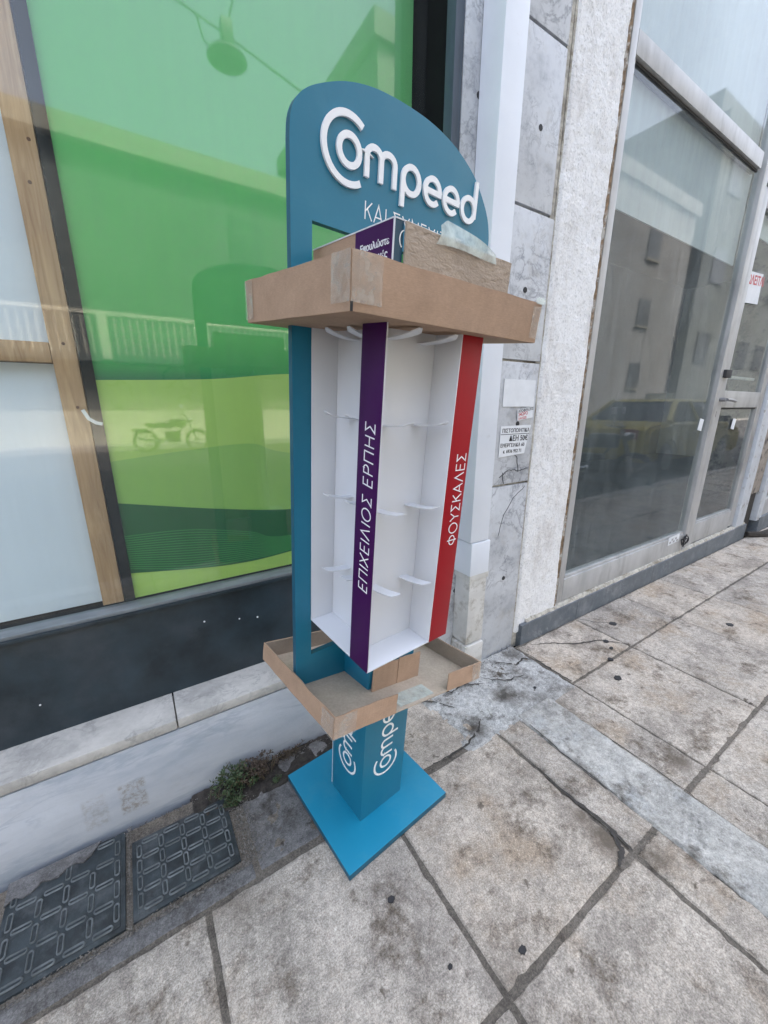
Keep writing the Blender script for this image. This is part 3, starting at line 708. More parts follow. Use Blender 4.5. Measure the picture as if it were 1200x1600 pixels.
Ms = FM(1.167, .9463, .943, 8)
mesh('sheet', *(lambda m: (m.V, m.F))(MB().box(0, .082, 0, .038, 0, .001)), 'paper', ns, M=Ms)
for j, (tx_, cl) in enumerate((('ΑΠΟΦΡΑΞΕΙΣ', 'ink'), ('24ΩΡΟ', 'redink'), ('210 5222', 'redink'))):
    font_text('lettering', tx_, (.0125, .016, .0115)[j], Ms @ Matrix.Translation((.004, .0275 - j * .0125, .0013)), cl, ns, bold=.0002)
# stucco strip
su = thing('stucco_strip', 'rough white stucco strip beside the aluminium shopfront', 'wall', (1.41, .95, 0))
def stucco_mesh():
    nx, nz = 34, 260; V = []; F = []
    for j in range(nz + 1):
        for i in range(nx + 1):
            z = .055 + (3.0 - .055) * j / nz; lo = 1.264 if z > .05 else 1.29; x = 1.268 + (1.536 - 1.268) * i / nx
            x_ = x + (.004 * NZ.noise(Vector((z * 18, 0, 1))) if i in (0, nx) else 0)
            h = .0035 * NZ.noise(Vector((x * 40, z * 40, 2))) + .006 * NZ.noise(Vector((x * 6, z * 4, 5)))
            yy = .943 + h + (.012 if i in (0, nx) else 0)
            V.append((x_, yy, z))
    for j in range(nz):
        for i in range(nx): a = j * (nx + 1) + i; F.append((a, a + 1, a + nx + 2, a + nx + 1))
    return V, F
mesh('stucco_face', *stucco_mesh(), 'stucco', su, smooth=True)
box('stucco_core', 1.30, 1.53, .955, 1.3, .0, 3.0, 'grout', su)
mb = MB()
V = []; F = []; nz = 240
for j in range(nz + 1):
    z = .10 + 2.9 * j / nz; a = 1.531 + .004 * NZ.noise(Vector((z * 25, 3, 0))); b = 1.547 + .005 * NZ.noise(Vector((z * 33, 7, 0)))
    V += [(a, .95, z), ((a + b) / 2, .940 + .004 * NZ.noise(Vector((z * 50, 0, 9))), z), (b, .948, z)]
for j in range(nz): F += [(3 * j, 3 * j + 1, 3 * j + 4, 3 * j + 3), (3 * j + 1, 3 * j + 2, 3 * j + 5, 3 * j + 4)]
mesh('brown_caulk', V, F, 'caulk', su)

# ================================================================== DOWNPIPE
dp = thing('downpipe', 'white painted square downpipe with an older cream bottom section', 'downpipe', (.95, .9, 0))
box('painted_pipe', .897, .981, .870, .9475, .556, 3.2, 'pipe', dp, bev=.004)
box('painted_sleeve', .902, .990, .868, .9475, .435, .5535, 'pipe', dp, bev=.004)
box('old_pipe', .910, .992, .874, .9475, .165, .434, 'pipe_old', dp, bev=.006)
box('old_collar', .905, .996, .870, .9475, .415, .437, 'pipe_old', dp, bev=.003)
box('pipe_shoe', .905, .995, .868, .9475, .06, .160, 'pipe_old', dp, bev=.008)
box('pipe_foot', .915, .99, .875, .9475, -.02, .0595, 'pipe_old', dp, bev=.008)

# ================================================================== RIGHT SHOPFRONT
sr = thing('shopfront', 'dusty aluminium shopfront with a large fixed pane and glazed door', 'shopfront', (2.9, .95, 0))
def sz(x): return .022 * (x - 1.5) / 2.4    # the floor rises slightly along the street
stp = thing('threshold_step', 'low grey marble step under the aluminium shopfront', 'step', (2.7, .93, 0))
def slopebox(name, x0, x1, y0, y1, z0, z1, mat, parent, bev=0):
    V = [(x, y, z + sz(x)) for x in (x0, x1) for y in (y0, y1) for z in (z0, z1)]
    V[0] = (x0, y0, z0); V[2] = (x0, y1, z0); V[4] = (x1, y0, z0); V[6] = (x1, y1, z0)
    return mesh(name, V, [(0, 1, 3, 2), (4, 6, 7, 5), (0, 4, 5, 1), (2, 3, 7, 6), (0, 2, 6, 4), (1, 5, 7, 3)], mat, parent)
for x0, x1 in ((1.292, 1.70), (1.70, 2.45), (2.45, 3.2), (3.2, 3.93)):
    slopebox('step_slab', x0 + .0015, x1 - .0015, .926, 1.1, -.02, .092, 'greystone', stp)
for x0, x1 in ((4.22, 5.4), (5.4, 6.6), (6.6, 8.6)):
    slopebox('step_slab', x0 + .0015, x1 - .0015, .926, 1.1, -.02, .092, 'greystone', stp)
rough_bead = MB(); V = []; F = []
for i in range(301):
    x = 1.33 + i * .0086; z = .094 + sz(x)
    V += [(x, .932 + .004 * NZ.noise(Vector((x * 30, 1, 1))), z - .001), (x, .938, z + .012 + .006 * NZ.noise(Vector((x * 22, 4, 1)))), (x, .951, z + .016)]
for j in range(300): F += [(3 * j, 3 * j + 1, 3 * j + 4, 3 * j + 3), (3 * j + 1, 3 * j + 2, 3 * j + 5, 3 * j + 4)]
mesh('crumbling_mortar', V, F, 'grout', stp)
A = lambda n_, x0, x1, z0, z1, y0=.944, y1=.985, p=sr, m='alu', bev=.0015: box(n_, x0, x1, y0, y1, z0, z1, m, p, bev)
A('jamb', 1.551, 1.588, .113, 3.0); A('jamb_bead', 1.588, 1.606, .235, 2.116, .953, .985)
A('bottom_rail', 1.590, 2.838, .115, .2235); A('bottom_bead', 1.606, 2.838, .2240, .236, .952, .985)
A('transom', 1.590, 2.795, 2.118, 2.185, .944, .985); A('transom_gasket', 1.60, 2.795, 2.108, 2.1165, .956, .985, m='gum')
A('mullion', 2.840, 2.898, .10, 3.0, .940)
A('upper_door_rail', 2.90, 3.70, 2.09, 2.17); A('top_frame', 1.59, 3.7, 2.94, 3.0)
# door
dr = thing('shop_door', 'narrow aluminium glazed door with mid rail and lever handle', 'door', (3.33, .95, .1))
B_ = lambda n_, x0, x1, z0, z1, y0=.949, y1=.982, m='alu', bev=.0015: box(n_, x0, x1, y0, y1, z0, z1, m, dr, bev)
B_('door_stile', 2.902, 2.985, .125, 2.08); B_('door_stile', 3.600, 3.685, .14, 2.08)
B_('bottom_rail', 2.987, 3.598, .13, .262); B_('mid_rail', 2.987, 3.598, .985, 1.082); B_('top_rail', 2.987, 3.598, 2.0, 2.08)
B_('bottom_bead', 2.987, 3.598, .263, .273, .955); B_('dark_gasket', 2.99, 3.598, .975, .984, .958, m='gum')
box('door_pane', 2.98, 3.605, .964, .968, .27, .985, 'glass_dirty', dr); box('door_pane', 2.98, 3.605, .964, .968, 1.08, 2.0, 'glass_dirty', dr)
B_('lock_case', 2.875, 2.955, 1.150, 1.192, .925, .948, m='gum'); 
mb = MB(); mb.tube([(2.935, .948, 1.03), (2.935, .92, 1.03)], .012, 10); mb.tube([(2.935, .915, 1.03), (2.99, .910, 1.028), (3.06, .912, 1.022)], .0085, 8); mb.build('lever_handle', 'steel', dr)
B_('keyhole', 2.90, 2.915, .93, .965, .9435, .9485, m='gum'); B_('push_bar', 3.0, 3.55, 1.155, 1.172, .985, 1.01)
box('fixed_pane', 1.585, 2.845, .960, .965, .228, 2.12, 'glass_dirty', sr)
box('upper_pane', 1.585, 2.845, .960, .965, 2.17, 2.95, 'glass_dirty', sr)
box('fanlight_pane', 2.895, 3.70, .960, .965, 2.17, 2.95, 'glass_dirty', sr)
# white post, brown post
MT['whitepaint'] = simple('white_post_paint', (.55, .58, .62), .5, .08, 12, kind='pos', dirt=((.25, .22, .2), 20, .55, .7))
MT['stonebrown'] = simple('worn_brown_render', (.30, .26, .22), .9, .25, 9, .5, kind='pos', dirt=((.06, .05, .045), 14, .5, .62))
box('white_post', 3.70, 3.86, .930, 1.0, .12, 3.0, 'whitepaint', sr, bev=.004)
pb = thing('party_pier', 'narrow brown rendered pier with crumbling black foot beyond the door', 'pier', (4.05, .96, 0))
box('shaft', 3.87, 4.14, .955, 1.3, .34, 3.0, 'stonebrown', pb); box('crumbled_foot', 3.90, 4.13, .965, 1.3, -.02, .34, 'soil', pb, bev=.01)
mb = MB(); mb.tube([(3.95, .92, .03), (4.10, .86, .012), (4.32, .84, .008), (4.5, .85, .012)], [.02, .03, .035, .01], 7); mb.build('rubble_lump', 'soil', pb)
# third shopfront, only its white frame shows
s3 = thing('shopfront', 'next white framed shopfront at the right picture edge', 'shopfront', (5.5, .95, 0))
box('white_frame', 4.15, 4.26, .93, 1.0, .10, 3.0, 'whitepaint', s3, bev=.004); box('bottom_rail', 4.262, 8.6, .944, .985, .115, .26, 'alu', s3, bev=.002)
box('pane', 4.262, 8.6, .960, .965, .26, 3.0, 'glass_dirty', s3); box('upper_rail', 4.262, 8.6, .944, .955, 1.55, 1.60, 'alu', s3)
# papers and tags on the panes
nt_ = thing('notice', 'white sale notice with red heading stuck high on the glass door', 'notice', (3.08, .96, 1.63))
Mn = FM(2.93, .9575, 1.548, 4)
mesh('sheet', *(lambda m: (m.V, m.F))(MB().box(0, .27, 0, .155, 0, .001)), 'paper', nt_, M=Mn)
font_text('lettering', 'ΠΩΛΕΙΤΑΙ', .062, Mn @ Matrix.Translation((.012, .095, .0013)), 'redink', nt_, bold=.0015)
font_text('lettering', '2310', .022, Mn @ Matrix.Translation((.02, .015, .0013)), 'ink', nt_)
for x, z, lb in ((2.735, .862, 'white paper tag on the fixed pane left of the door'), (3.235, .855, 'white paper tag on the lower door pane')):
    t = thing('paper_tag', lb, 'paper tag', (x, .957, z))
    mesh('sheet', *(lambda m: (m.V, m.F))(MB().box(0, .055, 0, .065, 0, .001)), 'paper', t, M=FM(x, .9575, z, -8))
t = thing('sticker', 'torn white sticker low on the bottom rail beside the hinge', 'sticker', (2.65, .94, .2))
mesh('sheet', *(lambda m: (m.V, m.F))(MB().box(0, .14, 0, .05, 0, .001)), 'paper', t, M=FM(2.62, .9425, .185, 3))
for k in range(5): mesh('print_bar', *(lambda m: (m.V, m.F))(MB().box(0, .02, 0, .012, 0, .001)), 'steel', t, M=FM(2.635 + k * .023, .9415, .195 + .016 * (k % 2), 3))
t = thing('padlock_hook', 'tangle of dark chain at the foot of the door mullion', 'chain', (2.80, .93, .19))
for k in range(5):
    a = k * 1.3; mb = MB(); c_ = Vector((2.80 + .012 * k, .932, .175 + .014 * (k % 3)))
    pts = [c_ + Vector((.016 * math.cos(q), .006 * math.sin(q + a), .022 * math.sin(q))) for q in [i * 2 * math.pi / 12 for i in range(13)]]
    mb.tube(pts, .0035, 5); mb.build('link', 'gum', t)
# interior of the right shop
ri = thing('shop_interior', 'dim empty interior seen through the dusty shopfront', 'interior', (3, 1.8, 0))
box('back_wall', 1.55, 8.6, 3.6, 3.65, 0, 3.0, 'interior', ri); box('floor', 1.55, 8.6, 1.0, 3.6, .05, .10, 'interior', ri)
box('side_wall', 1.50, 1.55, 1.0, 3.6, 0, 3.0, 'interior', ri); box('ceiling', 1.55, 8.6, 1.0, 3.6, 2.95, 3.0, 'interior', ri)
box('pale_blind', 1.59, 2.84, .990, .996, 1.715, 2.94, 'film', ri); box('pale_blind', 2.90, 3.69, .99, .996, 1.9, 2.94, 'film', ri)
# own facade above
fb = thing('upper_facade', 'plain rendered upper storeys above the two shopfronts', 'building', (0, 1.2, 3))
box('wall', -12, 20, 1.125, 6, 3.0, 11, 'upper', fb); box('lintel', -12, .84, 1.125, 1.6, 2.76, 3.0, 'upper', fb)
box('side_wall', -12, -3.2, .95, 4, -.1, 3.0, 'upper', fb); box('far_wall', 8.6, 30, .95, 4, -.1, 3.0, 'upper', fb)

# ================================================================== DISPLAY STAND
SR = Matrix(((0.99279735, -0.11782723, 0.02168334), (0.11908036, 0.99037624, -0.0705321), (-0.01316406, 0.07260615, 0.99727381))).to_4x4()
SM = Matrix.Translation((.400003, .712362, 0)) @ SR
ds = thing('display_stand', 'teal shop display stand with arched header and empty white compartments', 'display stand', mat=SM, local=True)
SI = SM.inverted()
PW = Matrix.Translation((.401, .7145, 0)) @ Matrix.Rotation(.106, 4, 'Z')
o = box('base_plate', -.1515, .1515, -.1515, .1515, .002, .018, 'plate', ds, bev=.0012, M=SI @ PW)
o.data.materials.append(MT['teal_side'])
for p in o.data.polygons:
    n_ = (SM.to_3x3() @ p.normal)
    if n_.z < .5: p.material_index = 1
# column
c, cu, cv = .0645, -.0026, -.0036
box('column', cu - c, cu + c, cv - c, cv + c, .012, .60, 'teal', ds, bev=.0012)
box('white_core_edge', cu - c - .0005, cu - c + .0012, cv + c - .0014, cv + c + .0005, .018, .40, 'white', ds)
CF = lambda a, b, d: (cu + b, cv - c - d, a)                # front face, text runs upward: a = up, b = right... rotated 90 deg
CFr = lambda a, b, d: (cu - b, cv - c - d, a)
CL = lambda a, b, d: (cu - c - d, cv + b, a)
def shift(f, a0, b0): return lambda a, b, d: f(a + a0, b + b0, d)
logo('column_letter', shift(CFr, .169, -.003), .0180, .0002, .0006, .0052, 'letter', ds, only=5)
logo('column_letter', shift(lambda a, b, d: (cu - c - d, cv + b, a), .163, .000), .0180, .0002, .0006, .0052, 'letter', ds, only=4)
# header board with cut-out
vb = .0205; th_ = .012
out = [(-.1885, .405), (-.1885, 1.350)] + arc(-.150, 1.378, .0385, .040, 175, 110, 5) + [(-.1417, 1.4235), (-.1003, 1.4425), (-.055, 1.4535), (-.010, 1.4585), (.035, 1.4600), (.080, 1.4585), (.125, 1.4515), (.165, 1.4375), (.200, 1.4185), (.232, 1.390), (.250, 1.366), (.2590, 1.340), (.2600, 1.32), (.2600, .405)]
out = [(-.1885, .405), (-.1885, 1.350), (-.1865, 1.374), (-.179, 1.393), (-.165, 1.4085), (-.1417, 1.4235), (-.1003, 1.4425), (-.055, 1.4545), (-.010, 1.4595), (.035, 1.4605), (.080, 1.4580), (.125, 1.4500), (.165, 1.4365), (.200, 1.4175), (.232, 1.388), (.250, 1.363), (.2590, 1.336), (.2600, 1.31), (.2600, .405)]
out = [out[0]] + smooth(out[1:-1], 4) + [out[-1]]
inn = [(-.1535, .4925), (-.1535, 1.2612), (.226, 1.2612), (.226, .4925)]
def board():
    bm = bmesh.new()
    f = lambda p, y: bm.verts.new((p[0], y, p[1]))
    # stitch: split board into pieces as n-gons sharing edges (left leg, right leg, bottom bar, top)
    L = [(-.1885, .405), (-.1885, .4925), (-.1885, 1.2612)]
    arch = [p for p in out if p[1] > 1.2612]
    top = [(-.1885, 1.2612)] + arch + [(.26, 1.2612), (.226, 1.2612), (-.1535, 1.2612)]
    polys = [top, [(-.1885, .4925), (-.1885, 1.2612), (-.1535, 1.2612), (-.1535, .4925)], [(.226, .4925), (.226, 1.2612), (.26, 1.2612), (.26, .4925)],
             [(-.1885, .405), (-.1885, .4925), (-.1535, .4925), (.226, .4925), (.26, .4925), (.26, .405)]]
    fs = [bm.faces.new([f(p, vb) for p in q]) for q in polys]
    bmesh.ops.remove_doubles(bm, verts=bm.verts[:], dist=1e-5)
    r_ = bmesh.ops.extrude_face_region(bm, geom=bm.faces[:])
    bmesh.ops.translate(bm, verts=[v for v in r_['geom'] if isinstance(v, bmesh.types.BMVert)], vec=(0, th_, 0))
    bmesh.ops.recalc_face_normals(bm, faces=bm.faces[:])
    me = bpy.data.meshes.new('header_board'); bm.to_mesh(me); bm.free()
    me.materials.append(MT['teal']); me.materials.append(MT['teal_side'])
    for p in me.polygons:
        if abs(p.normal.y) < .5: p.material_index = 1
    o = bpy.data.objects.new('header_board', me); COL.objects.link(o); o.parent = ds; return o
board()
BF = lambda a, b, d: (a, vb - d, b)
logo('raised_letter', shift(BF, -.0945, 1.3645), .0228, .0003, .0045, .0088, 'letter', ds)
strokes_text('header_letter', 'ΚΑΙ ΣΥΝΕΧΙΖΕΙΣ', .0245, .0018, BF, .0006, 'letter', ds, start=-.059, base=1.2878, spacing=1.12)
mb = MB(); stroke(mb, arc(.2065, 1.408, .0022, .0022, 0, 360, 10), .0007, BF, .0003, .0006); mb.build('registered_mark', 'letter', ds)
# display case (pinwheel of bays)
bL, bR, bF, z1, z2, s_ = .1550, .0390, .1693, .5792, 1.140, .0500
tk = .0022
MB().prism([(-bL, -bF), (bR, -bF), (bR, vb - .001), (-bL, vb - .001)], lambda a, b, d: (a, b, d), z1 - tk, z1).build('case_floor', 'white', ds)
MB().prism([(-bL, -bF), (bR, -bF), (bR, vb - .001), (-bL, vb - .001)], lambda a, b, d: (a, b, d), z2, z2 + tk).build('case_top', 'white', ds)
bx = lambda n_, x0, x1, y0, y1, m, za=z1 + .0003, zb=z2: box(n_, x0, x1, y0, y1, za, zb, m, ds, bev=.0004)
bx('case_rear_wall', -bL, -.1055, vb - .0035, vb - .001, 'white')                  # rear wall of the left bay
bx('case_inner_wall', -.1060, -.1040, -.1140, vb - .0038, 'white')                # inner wall of the left bay
bx('case_back_wall', -bL + .003, -.0112, -.1165, -.1143, 'white')                 # back of the front bay
bx('case_side_wall', -.0110, -.0090, -bF + .0008, -.1143, 'white')                # right wall of the front bay
bx('case_right_wall', -.0108, -.0085, -.1140, vb - .004, 'white')
bx('strip_backing', -bL + .0012, -bL + .0030, -bF + .0002, -bF + s_, 'white')
bx('purple_strip', -bL - .0008, -bL + .0010, -bF + .0004, -bF + s_, 'purple', z1 - tk, z2)
bx('strip_backing', bR - s_ + .0002, bR, -bF + .0012, -bF + .0030, 'white')
bx('red_strip', bR - s_ + .0022, bR, -bF - .0008, -bF + .0010, 'red', z1 - tk, z2)
bx('white_edge_trim', bR - s_ - .0002, bR - s_ + .0020, -bF - .0009, -bF + .0011, 'white', z1 - tk, z2)
# greek words up the strips
PL = lambda a, b, d: (-bL - .0008 - d, -bF + s_ - .029 - b + .0, a)      # a runs upward, glyph tops point to -u side
hh = .0215
def PLt(a, b, d): return (-bL - .0008 - d, -.1375 - (hh - b) + .0005 + .0, a)
strokes_text('strip_letter', 'ΕΠΙΧΕΙΛΙΟΣ ΕΡΠΗΣ', hh, .0018, lambda a, b, d: (-bL - .0008 - d, -.1580 + b, a), .0005, 'letter', ds, start=.7225, base=.0, spacing=(.990 - .7225) / width_text('ΕΠΙΧΕΙΛΙΟΣ ΕΡΠΗΣ', hh), slant=.12)
strokes_text('strip_letter', 'ΦΟΥΣΚΑΛΕΣ', .0215, .0018, lambda a, b, d: (.0318 - b, -bF - .0008 - d, a), .0005, 'letter', ds, start=.7715, base=0, spacing=(.9400 - .7715) / width_text('ΦΟΥΣΚΑΛΕΣ', .0215))
# shelf tongues
def tongue(org, out_, side, z, ln=.066, wd=.019, rise=.009):
    o_ = Vector(org); u = Vector(out_); s2 = Vector(side); P = []; n = 9
    V = []; F = []
    for i in range(n + 1):
        t_ = i / n; p = o_ + u * ln * t_ + Vector((0, 0, z + rise * t_ * t_ + (.002 if i == n else 0)))
        hw = wd / 2 * (1 if t_ < .85 else math.sqrt(max(.12, 1 - ((t_ - .85) / .16) ** 2)))
        for sg in (-1, 1):
            for dz in (0, .0016): V.append(p + s2 * hw * sg + Vector((0, 0, dz)))
    for i in range(n):
        a, b = 4 * i, 4 * i + 4
        F += [(a, a + 2, b + 2, b), (a + 1, b + 1, b + 3, a + 3), (a, b, b + 1, a + 1), (a + 2, a + 3, b + 3, b + 2)]
    F += [(0, 1, 3, 2), (4 * n, 4 * n + 2, 4 * n + 3, 4 * n + 1)]
    mesh('shelf_tongue', V, F, 'white', ds)
for z in (.703, .842, .977, 1.098):
    tongue((-.041, -.1143, 0), (.10, -.99, 0), (1, 0, 0), z); tongue((-.112, -.1143, 0), (.10, -.99, 0), (1, 0, 0), z)
    tongue((-.1060, -.035, 0), (-1, 0, 0), (0, 1, 0), z + .002, ln=.055); tongue((-.1060, -.080, 0), (-1, 0, 0), (0, 1, 0), z + .002, ln=.046)
# header box on top of the lid
hu0, hu1, hv0, hv1, hz1 = -.1370, .1000, -.1520, -.012, 1.2315
hz0 = 1.125
box('header_box_side', hu0, hu0 + .0025, hv0 + .082, .043, hz0, hz1 - .0012, 'card', ds)
box('header_box_print', hu0 - .0006, hu0 + .0022, hv0 + .002, hv0 + .0818, hz0, hz1 - .0012, 'purple', ds)
box('header_box_front', hu0 + .0002, hu0 + .0145, hv0, hv0 + .0025, hz0, hz1 - .0012, 'darkblue', ds)
box('header_box_corner', hu0 - .0008, hu0 + .0004, hv0 - .0004, hv0 + .0018, hz0, hz1 - .001, 'white', ds)
box('header_box_back', hu0, hu1, .0432, .0455, hz0, hz1 - .0012, 'card', ds)
box('header_box_right', hu1 - .0025, hu1, hv0 + .002, .043, hz0, hz1 - .0012, 'card', ds)
for n4 in ((hu0 - .001, hu0 + .002, hv0, .0455), (hu0 + .002, hu1, hv0 - .0008, hv0 + .003)): box('header_box_rim', n4[0], n4[1], n4[2], n4[3], hz1 - .0012, hz1 + .0004, 'white', ds)
mb = MB(); stroke(mb, arc(hu0 + .0175, 1.2105, .0085, .0105, 105, 235, 12), .0014, lambda a, b, d: (a, hv0 - d, b), .0001, .0005); mb.build('print_arc', 'letter', ds)
font_text('print_word', 'Επουλώστε', .0115, Matrix(((0, 0, -1, hu0 - .0009), (-1, 0, 0, hv0 + .0700), (0, 1, 0, 1.2045), (0, 0, 0, 1))), 'letter', ds, bold=.0002)
font_text('print_word', 'πληγές', .0115, Matrix(((0, 0, -1, hu0 - .0009), (-1, 0, 0, hv0 + .0500), (0, 1, 0, 1.1905), (0, 0, 0, 1))), 'letter', ds, bold=.0002)

# --- cardboard front flap standing in the lid, hiding most of the header box
def wavy(name, u0, u1, v, z0, z1, mat, parent, amp=.0009, nu=40, nz=16, th=.003):
    V = []; F = []
    for s2 in (0, 1):
        for j in range(nz + 1):
            for i in range(nu + 1):
                u = u0 + (u1 - u0) * i / nu; z = z0 + (z1 - z0) * j / nz
                V.append((u, v + (th if s2 else 0) + amp * NZ.noise(Vector((u * 60, z * 110, 3))) + .002 * math.sin((u - u0) * 18), z))
    n1 = (nu + 1) * (nz + 1)
    for j in range(nz):
        for i in range(nu): a = j * (nu + 1) + i; F += [(a, a + 1, a + nu + 2, a + nu + 1), (a + n1, a + nu + 1 + n1, a + nu + 2 + n1, a + 1 + n1)]
    for i in range(nu): F += [(i, i + n1, i + 1 + n1, i + 1), (nz * (nu + 1) + i, nz * (nu + 1) + i + 1, nz * (nu + 1) + i + 1 + n1, nz * (nu + 1) + i + n1)]
    for j in range(nz): a = j * (nu + 1); b = a + nu; F += [(a, a + nu + 1, a + nu + 1 + n1, a + n1), (b, b + n1, b + nu + 1 + n1, b + nu + 1)]
    return mesh(name, V, F, mat, parent, smooth=False)
def rot3(y, tx, ty): return (Matrix.Rotation(tx, 4, 'X') @ Matrix.Rotation(ty, 4, 'Y') @ Matrix.Rotation(y, 4, 'Z'))
def local_frame(z0, y, tx, ty): return SM @ Matrix.Translation((0, 0, z0)) @ rot3(y, tx, ty)
def cwall(name, p0, p1, z0, z1, th, mat, parent, n=24, lean=0.0, wob=.0012, seed=0):
    """a slightly uneven cardboard wall from p0 to p1 (plan), thickness th to its left"""
    a = Vector(p0); b = Vector(p1); d = (b - a).normalized(); nn = Vector((-d.y, d.x)); V = []; F = []; wob *= 1.5
    for s2 in (0, 1):
        for k in range(3):
            for i in range(n + 1):
                t_ = i / n; p = a.lerp(b, t_) + nn * (th * s2 + lean * k / 2 + wob * NZ.noise(Vector((t_ * 5 + seed, k * .8, 1))))
                zz = z0 + (z1 - z0) * k / 2 + (wob * .8 * NZ.noise(Vector((t_ * 6, seed, 4))) if k == 2 else 0)
                V.append((p.x, p.y, zz))
    m1 = 3 * (n + 1)
    for k in range(2):
        for i in range(n): q = k * (n + 1) + i; F += [(q, q + 1, q + n + 2, q + n + 1), (q + m1, q + n + 1 + m1, q + n + 2 + m1, q + 1 + m1)]
    for i in range(n): F += [(i, i + m1, i + 1 + m1, i + 1), (2 * (n + 1) + i, 2 * (n + 1) + i + 1, 2 * (n + 1) + i + 1 + m1, 2 * (n + 1) + i + m1)]
    for k in range(2):
        q = k * (n + 1); r_ = q + n; F += [(q, q + n + 1, q + n + 1 + m1, q + m1), (r_, r_ + m1, r_ + n + 1 + m1, r_ + n + 1)]
    return mesh(name, V, F, mat, parent, smooth=False)
# upper cardboard tray
lt = thing('cardboard_tray', 'upper brown cardboard tray taped round the top of the display stand', 'cardboard tray', mat=local_frame(1.1181, .0045, .0229, -.0169), local=True)
u0, u1, v0, v1, H_ = -.2338, .1329, -.2016, .0802, .0575
box('tray_floor', u0 + .001, u1 - .001, v0 + .001, v1 - .001, .0, .003, 'card', lt, bev=.001)
ct = .004
cwall('tray_wall', (u0, v0), (u1, v0), .0005, H_, ct, 'card', lt, seed=1, lean=-.001)
cwall('tray_wall', (u1, v0 + ct), (u1, v1), .0005, H_, ct, 'card', lt, seed=2)
cwall('tray_wall', (u1 - ct, v1), (u0 + ct, v1), .0005, H_, ct, 'card', lt, seed=3)
cwall('tray_wall', (u0, v1), (u0, v0 + .0005), .0005, H_, ct, 'card', lt, seed=4, lean=-.001)
def patch(name, f, a0, a1, b0, b1, parent, mat='tape', n=10, seed=0):
    V = []; F = []
    for j in range(n + 1):
        for i in range(n + 1):
            a = a0 + (a1 - a0) * i / n; b = b0 + (b1 - b0) * j / n
            if i in (0, n): a += .0012 * NZ.noise(Vector((b * 160, seed, i)))
            if j in (0, n): b += .0010 * NZ.noise(Vector((a * 160, seed, j)))
            V.append(f(a, b, .0012 + .0006 * NZ.noise(Vector((a * 90, b * 60, seed + 3)))))
    for j in range(n):
        for i in range(n): q = j * (n + 1) + i; F.append((q, q + 1, q + n + 2, q + n + 1))
    return mesh(name, V, F, mat, parent, smooth=True)
FR = lambda a, b, d: (a, v0 - d - .0012, b); LF = lambda a, b, d: (u0 - d - .0012, a, b)
patch('tape_patch', FR, u0 - .001, u0 + .040, .009, .0575, lt, seed=1); patch('tape_patch', LF, v0 - .001, v0 + .036, .009, .0575, lt, seed=2)
patch('tape_patch', LF, v1 - .028, v1, .004, .056, lt, seed=3); patch('tape_patch', FR, u1 - .024, u1 + .001, .006, .052, lt, seed=4)
mb = MB()
for k in range(5):
    q = Vector((u1 - .018 + k * .004, v0 - .003, .055)); mb.add([q, q + Vector((.006, -.001, .002)), q + Vector((.004 + .001 * k, .001, .010 + .003 * (k % 2))), q + Vector((-.001, .002, .007))], [(0, 1, 2, 3)])
mb.build('torn_tape', 'masking', lt)
cwall('corner_crease', (u0 - .0016, v0 - .0018), (u0 + .0012, v0 - .0026), .0, .0095, .001, 'gum', lt, n=2, wob=0)
# flap over the header box
fl = wavy('header_flap', -.1215, .1010, -.1565, 1.128, 1.2300, 'card_wave', ds)
# pale tape folded over the flap's top edge
mt_ = thing('tape_strip', 'pale green translucent tape strip curling over the top edge of the cardboard flap', 'tape', mat=SM, local=True)
V = []; F = []; nu = 24; nv = 12; ua, ub = -.068, .0600
for j in range(nv + 1):
    for i in range(nu + 1):
        s2 = i / nu; t_ = j / nv; dome = .001 + .0175 * (1 - max(0, (s2 - .15) / .85) ** 2.0) * min(1, .45 + s2 * 5)
        low = -.0135 + .005 * s2 + .002 * math.sin(s2 * 5)
        z = 1.2305 + low + (dome - low) * t_; a = ua + (ub - ua) * s2 + .006 * (t_ - .4) * (.5 - s2) * 2 + .004 * math.sin(t_ * 3) * (1 - s2)
        over = max(0, (z - 1.2305) / .04)
        V.append((a, -.1592 + .010 * over * math.sin(s2 * 4 + .3) + .0008 * math.sin(s2 * 90) * (1 - t_), z))
for j in range(nv):
    for i in range(nu): q = j * (nu + 1) + i; F.append((q, q + 1, q + nu + 2, q + nu + 1))
mesh('tape_film', V, F, 'masking', mt_, smooth=True)
# lower cardboard tray
lo = thing('cardboard_tray', 'lower open cardboard tray sagging round the column of the display stand', 'cardboard tray', mat=local_frame(.396, -.0206, -.1328, .1509), local=True)
u0, u1, v0, v1, H2 = -.2055, .1966, -.1594, .1596, .0416
box('tray_floor', u0 + .001, u1 - .001, v0 + .0005, v1 - .001, .0, .0035, 'card_in', lo, bev=.0008)
def wall2(p0, p1, seed, **k):
    cwall('tray_wall', p0, p1, .0005, H2, .0018, 'card', lo, seed=seed, **k)
    a = Vector(p0); b = Vector(p1); d = (b - a).normalized(); nn = Vector((-d.y, d.x)) * .0018
    cwall('inner_lining', tuple(a + nn + d * .002), tuple(b + nn - d * .002), .0036, H2 - .0006, .0018, 'card_corr', lo, seed=seed, **k)
wall2((u0, v1), (u0, v0 + .0005), 11); wall2((u1, v0), (u1, v1), 12); wall2((u1 - .004, v1), (u0 + .004, v1), 13)
wall2((u0, v0), (-.062, v0), 14); wall2((.085, v0), (u1, v0), 15)
FR2 = lambda a, b, d: (a, v0 - d - .0010, b); LF2 = lambda a, b, d: (u0 - d - .0010, a, b)
patch('tape_patch', FR2, u0 - .001, u0 + .046, .0005, H2 + .0005, lo, seed=5); patch('tape_patch', LF2, v0 - .001, v0 + .040, .0005, H2 + .0005, lo, seed=6)
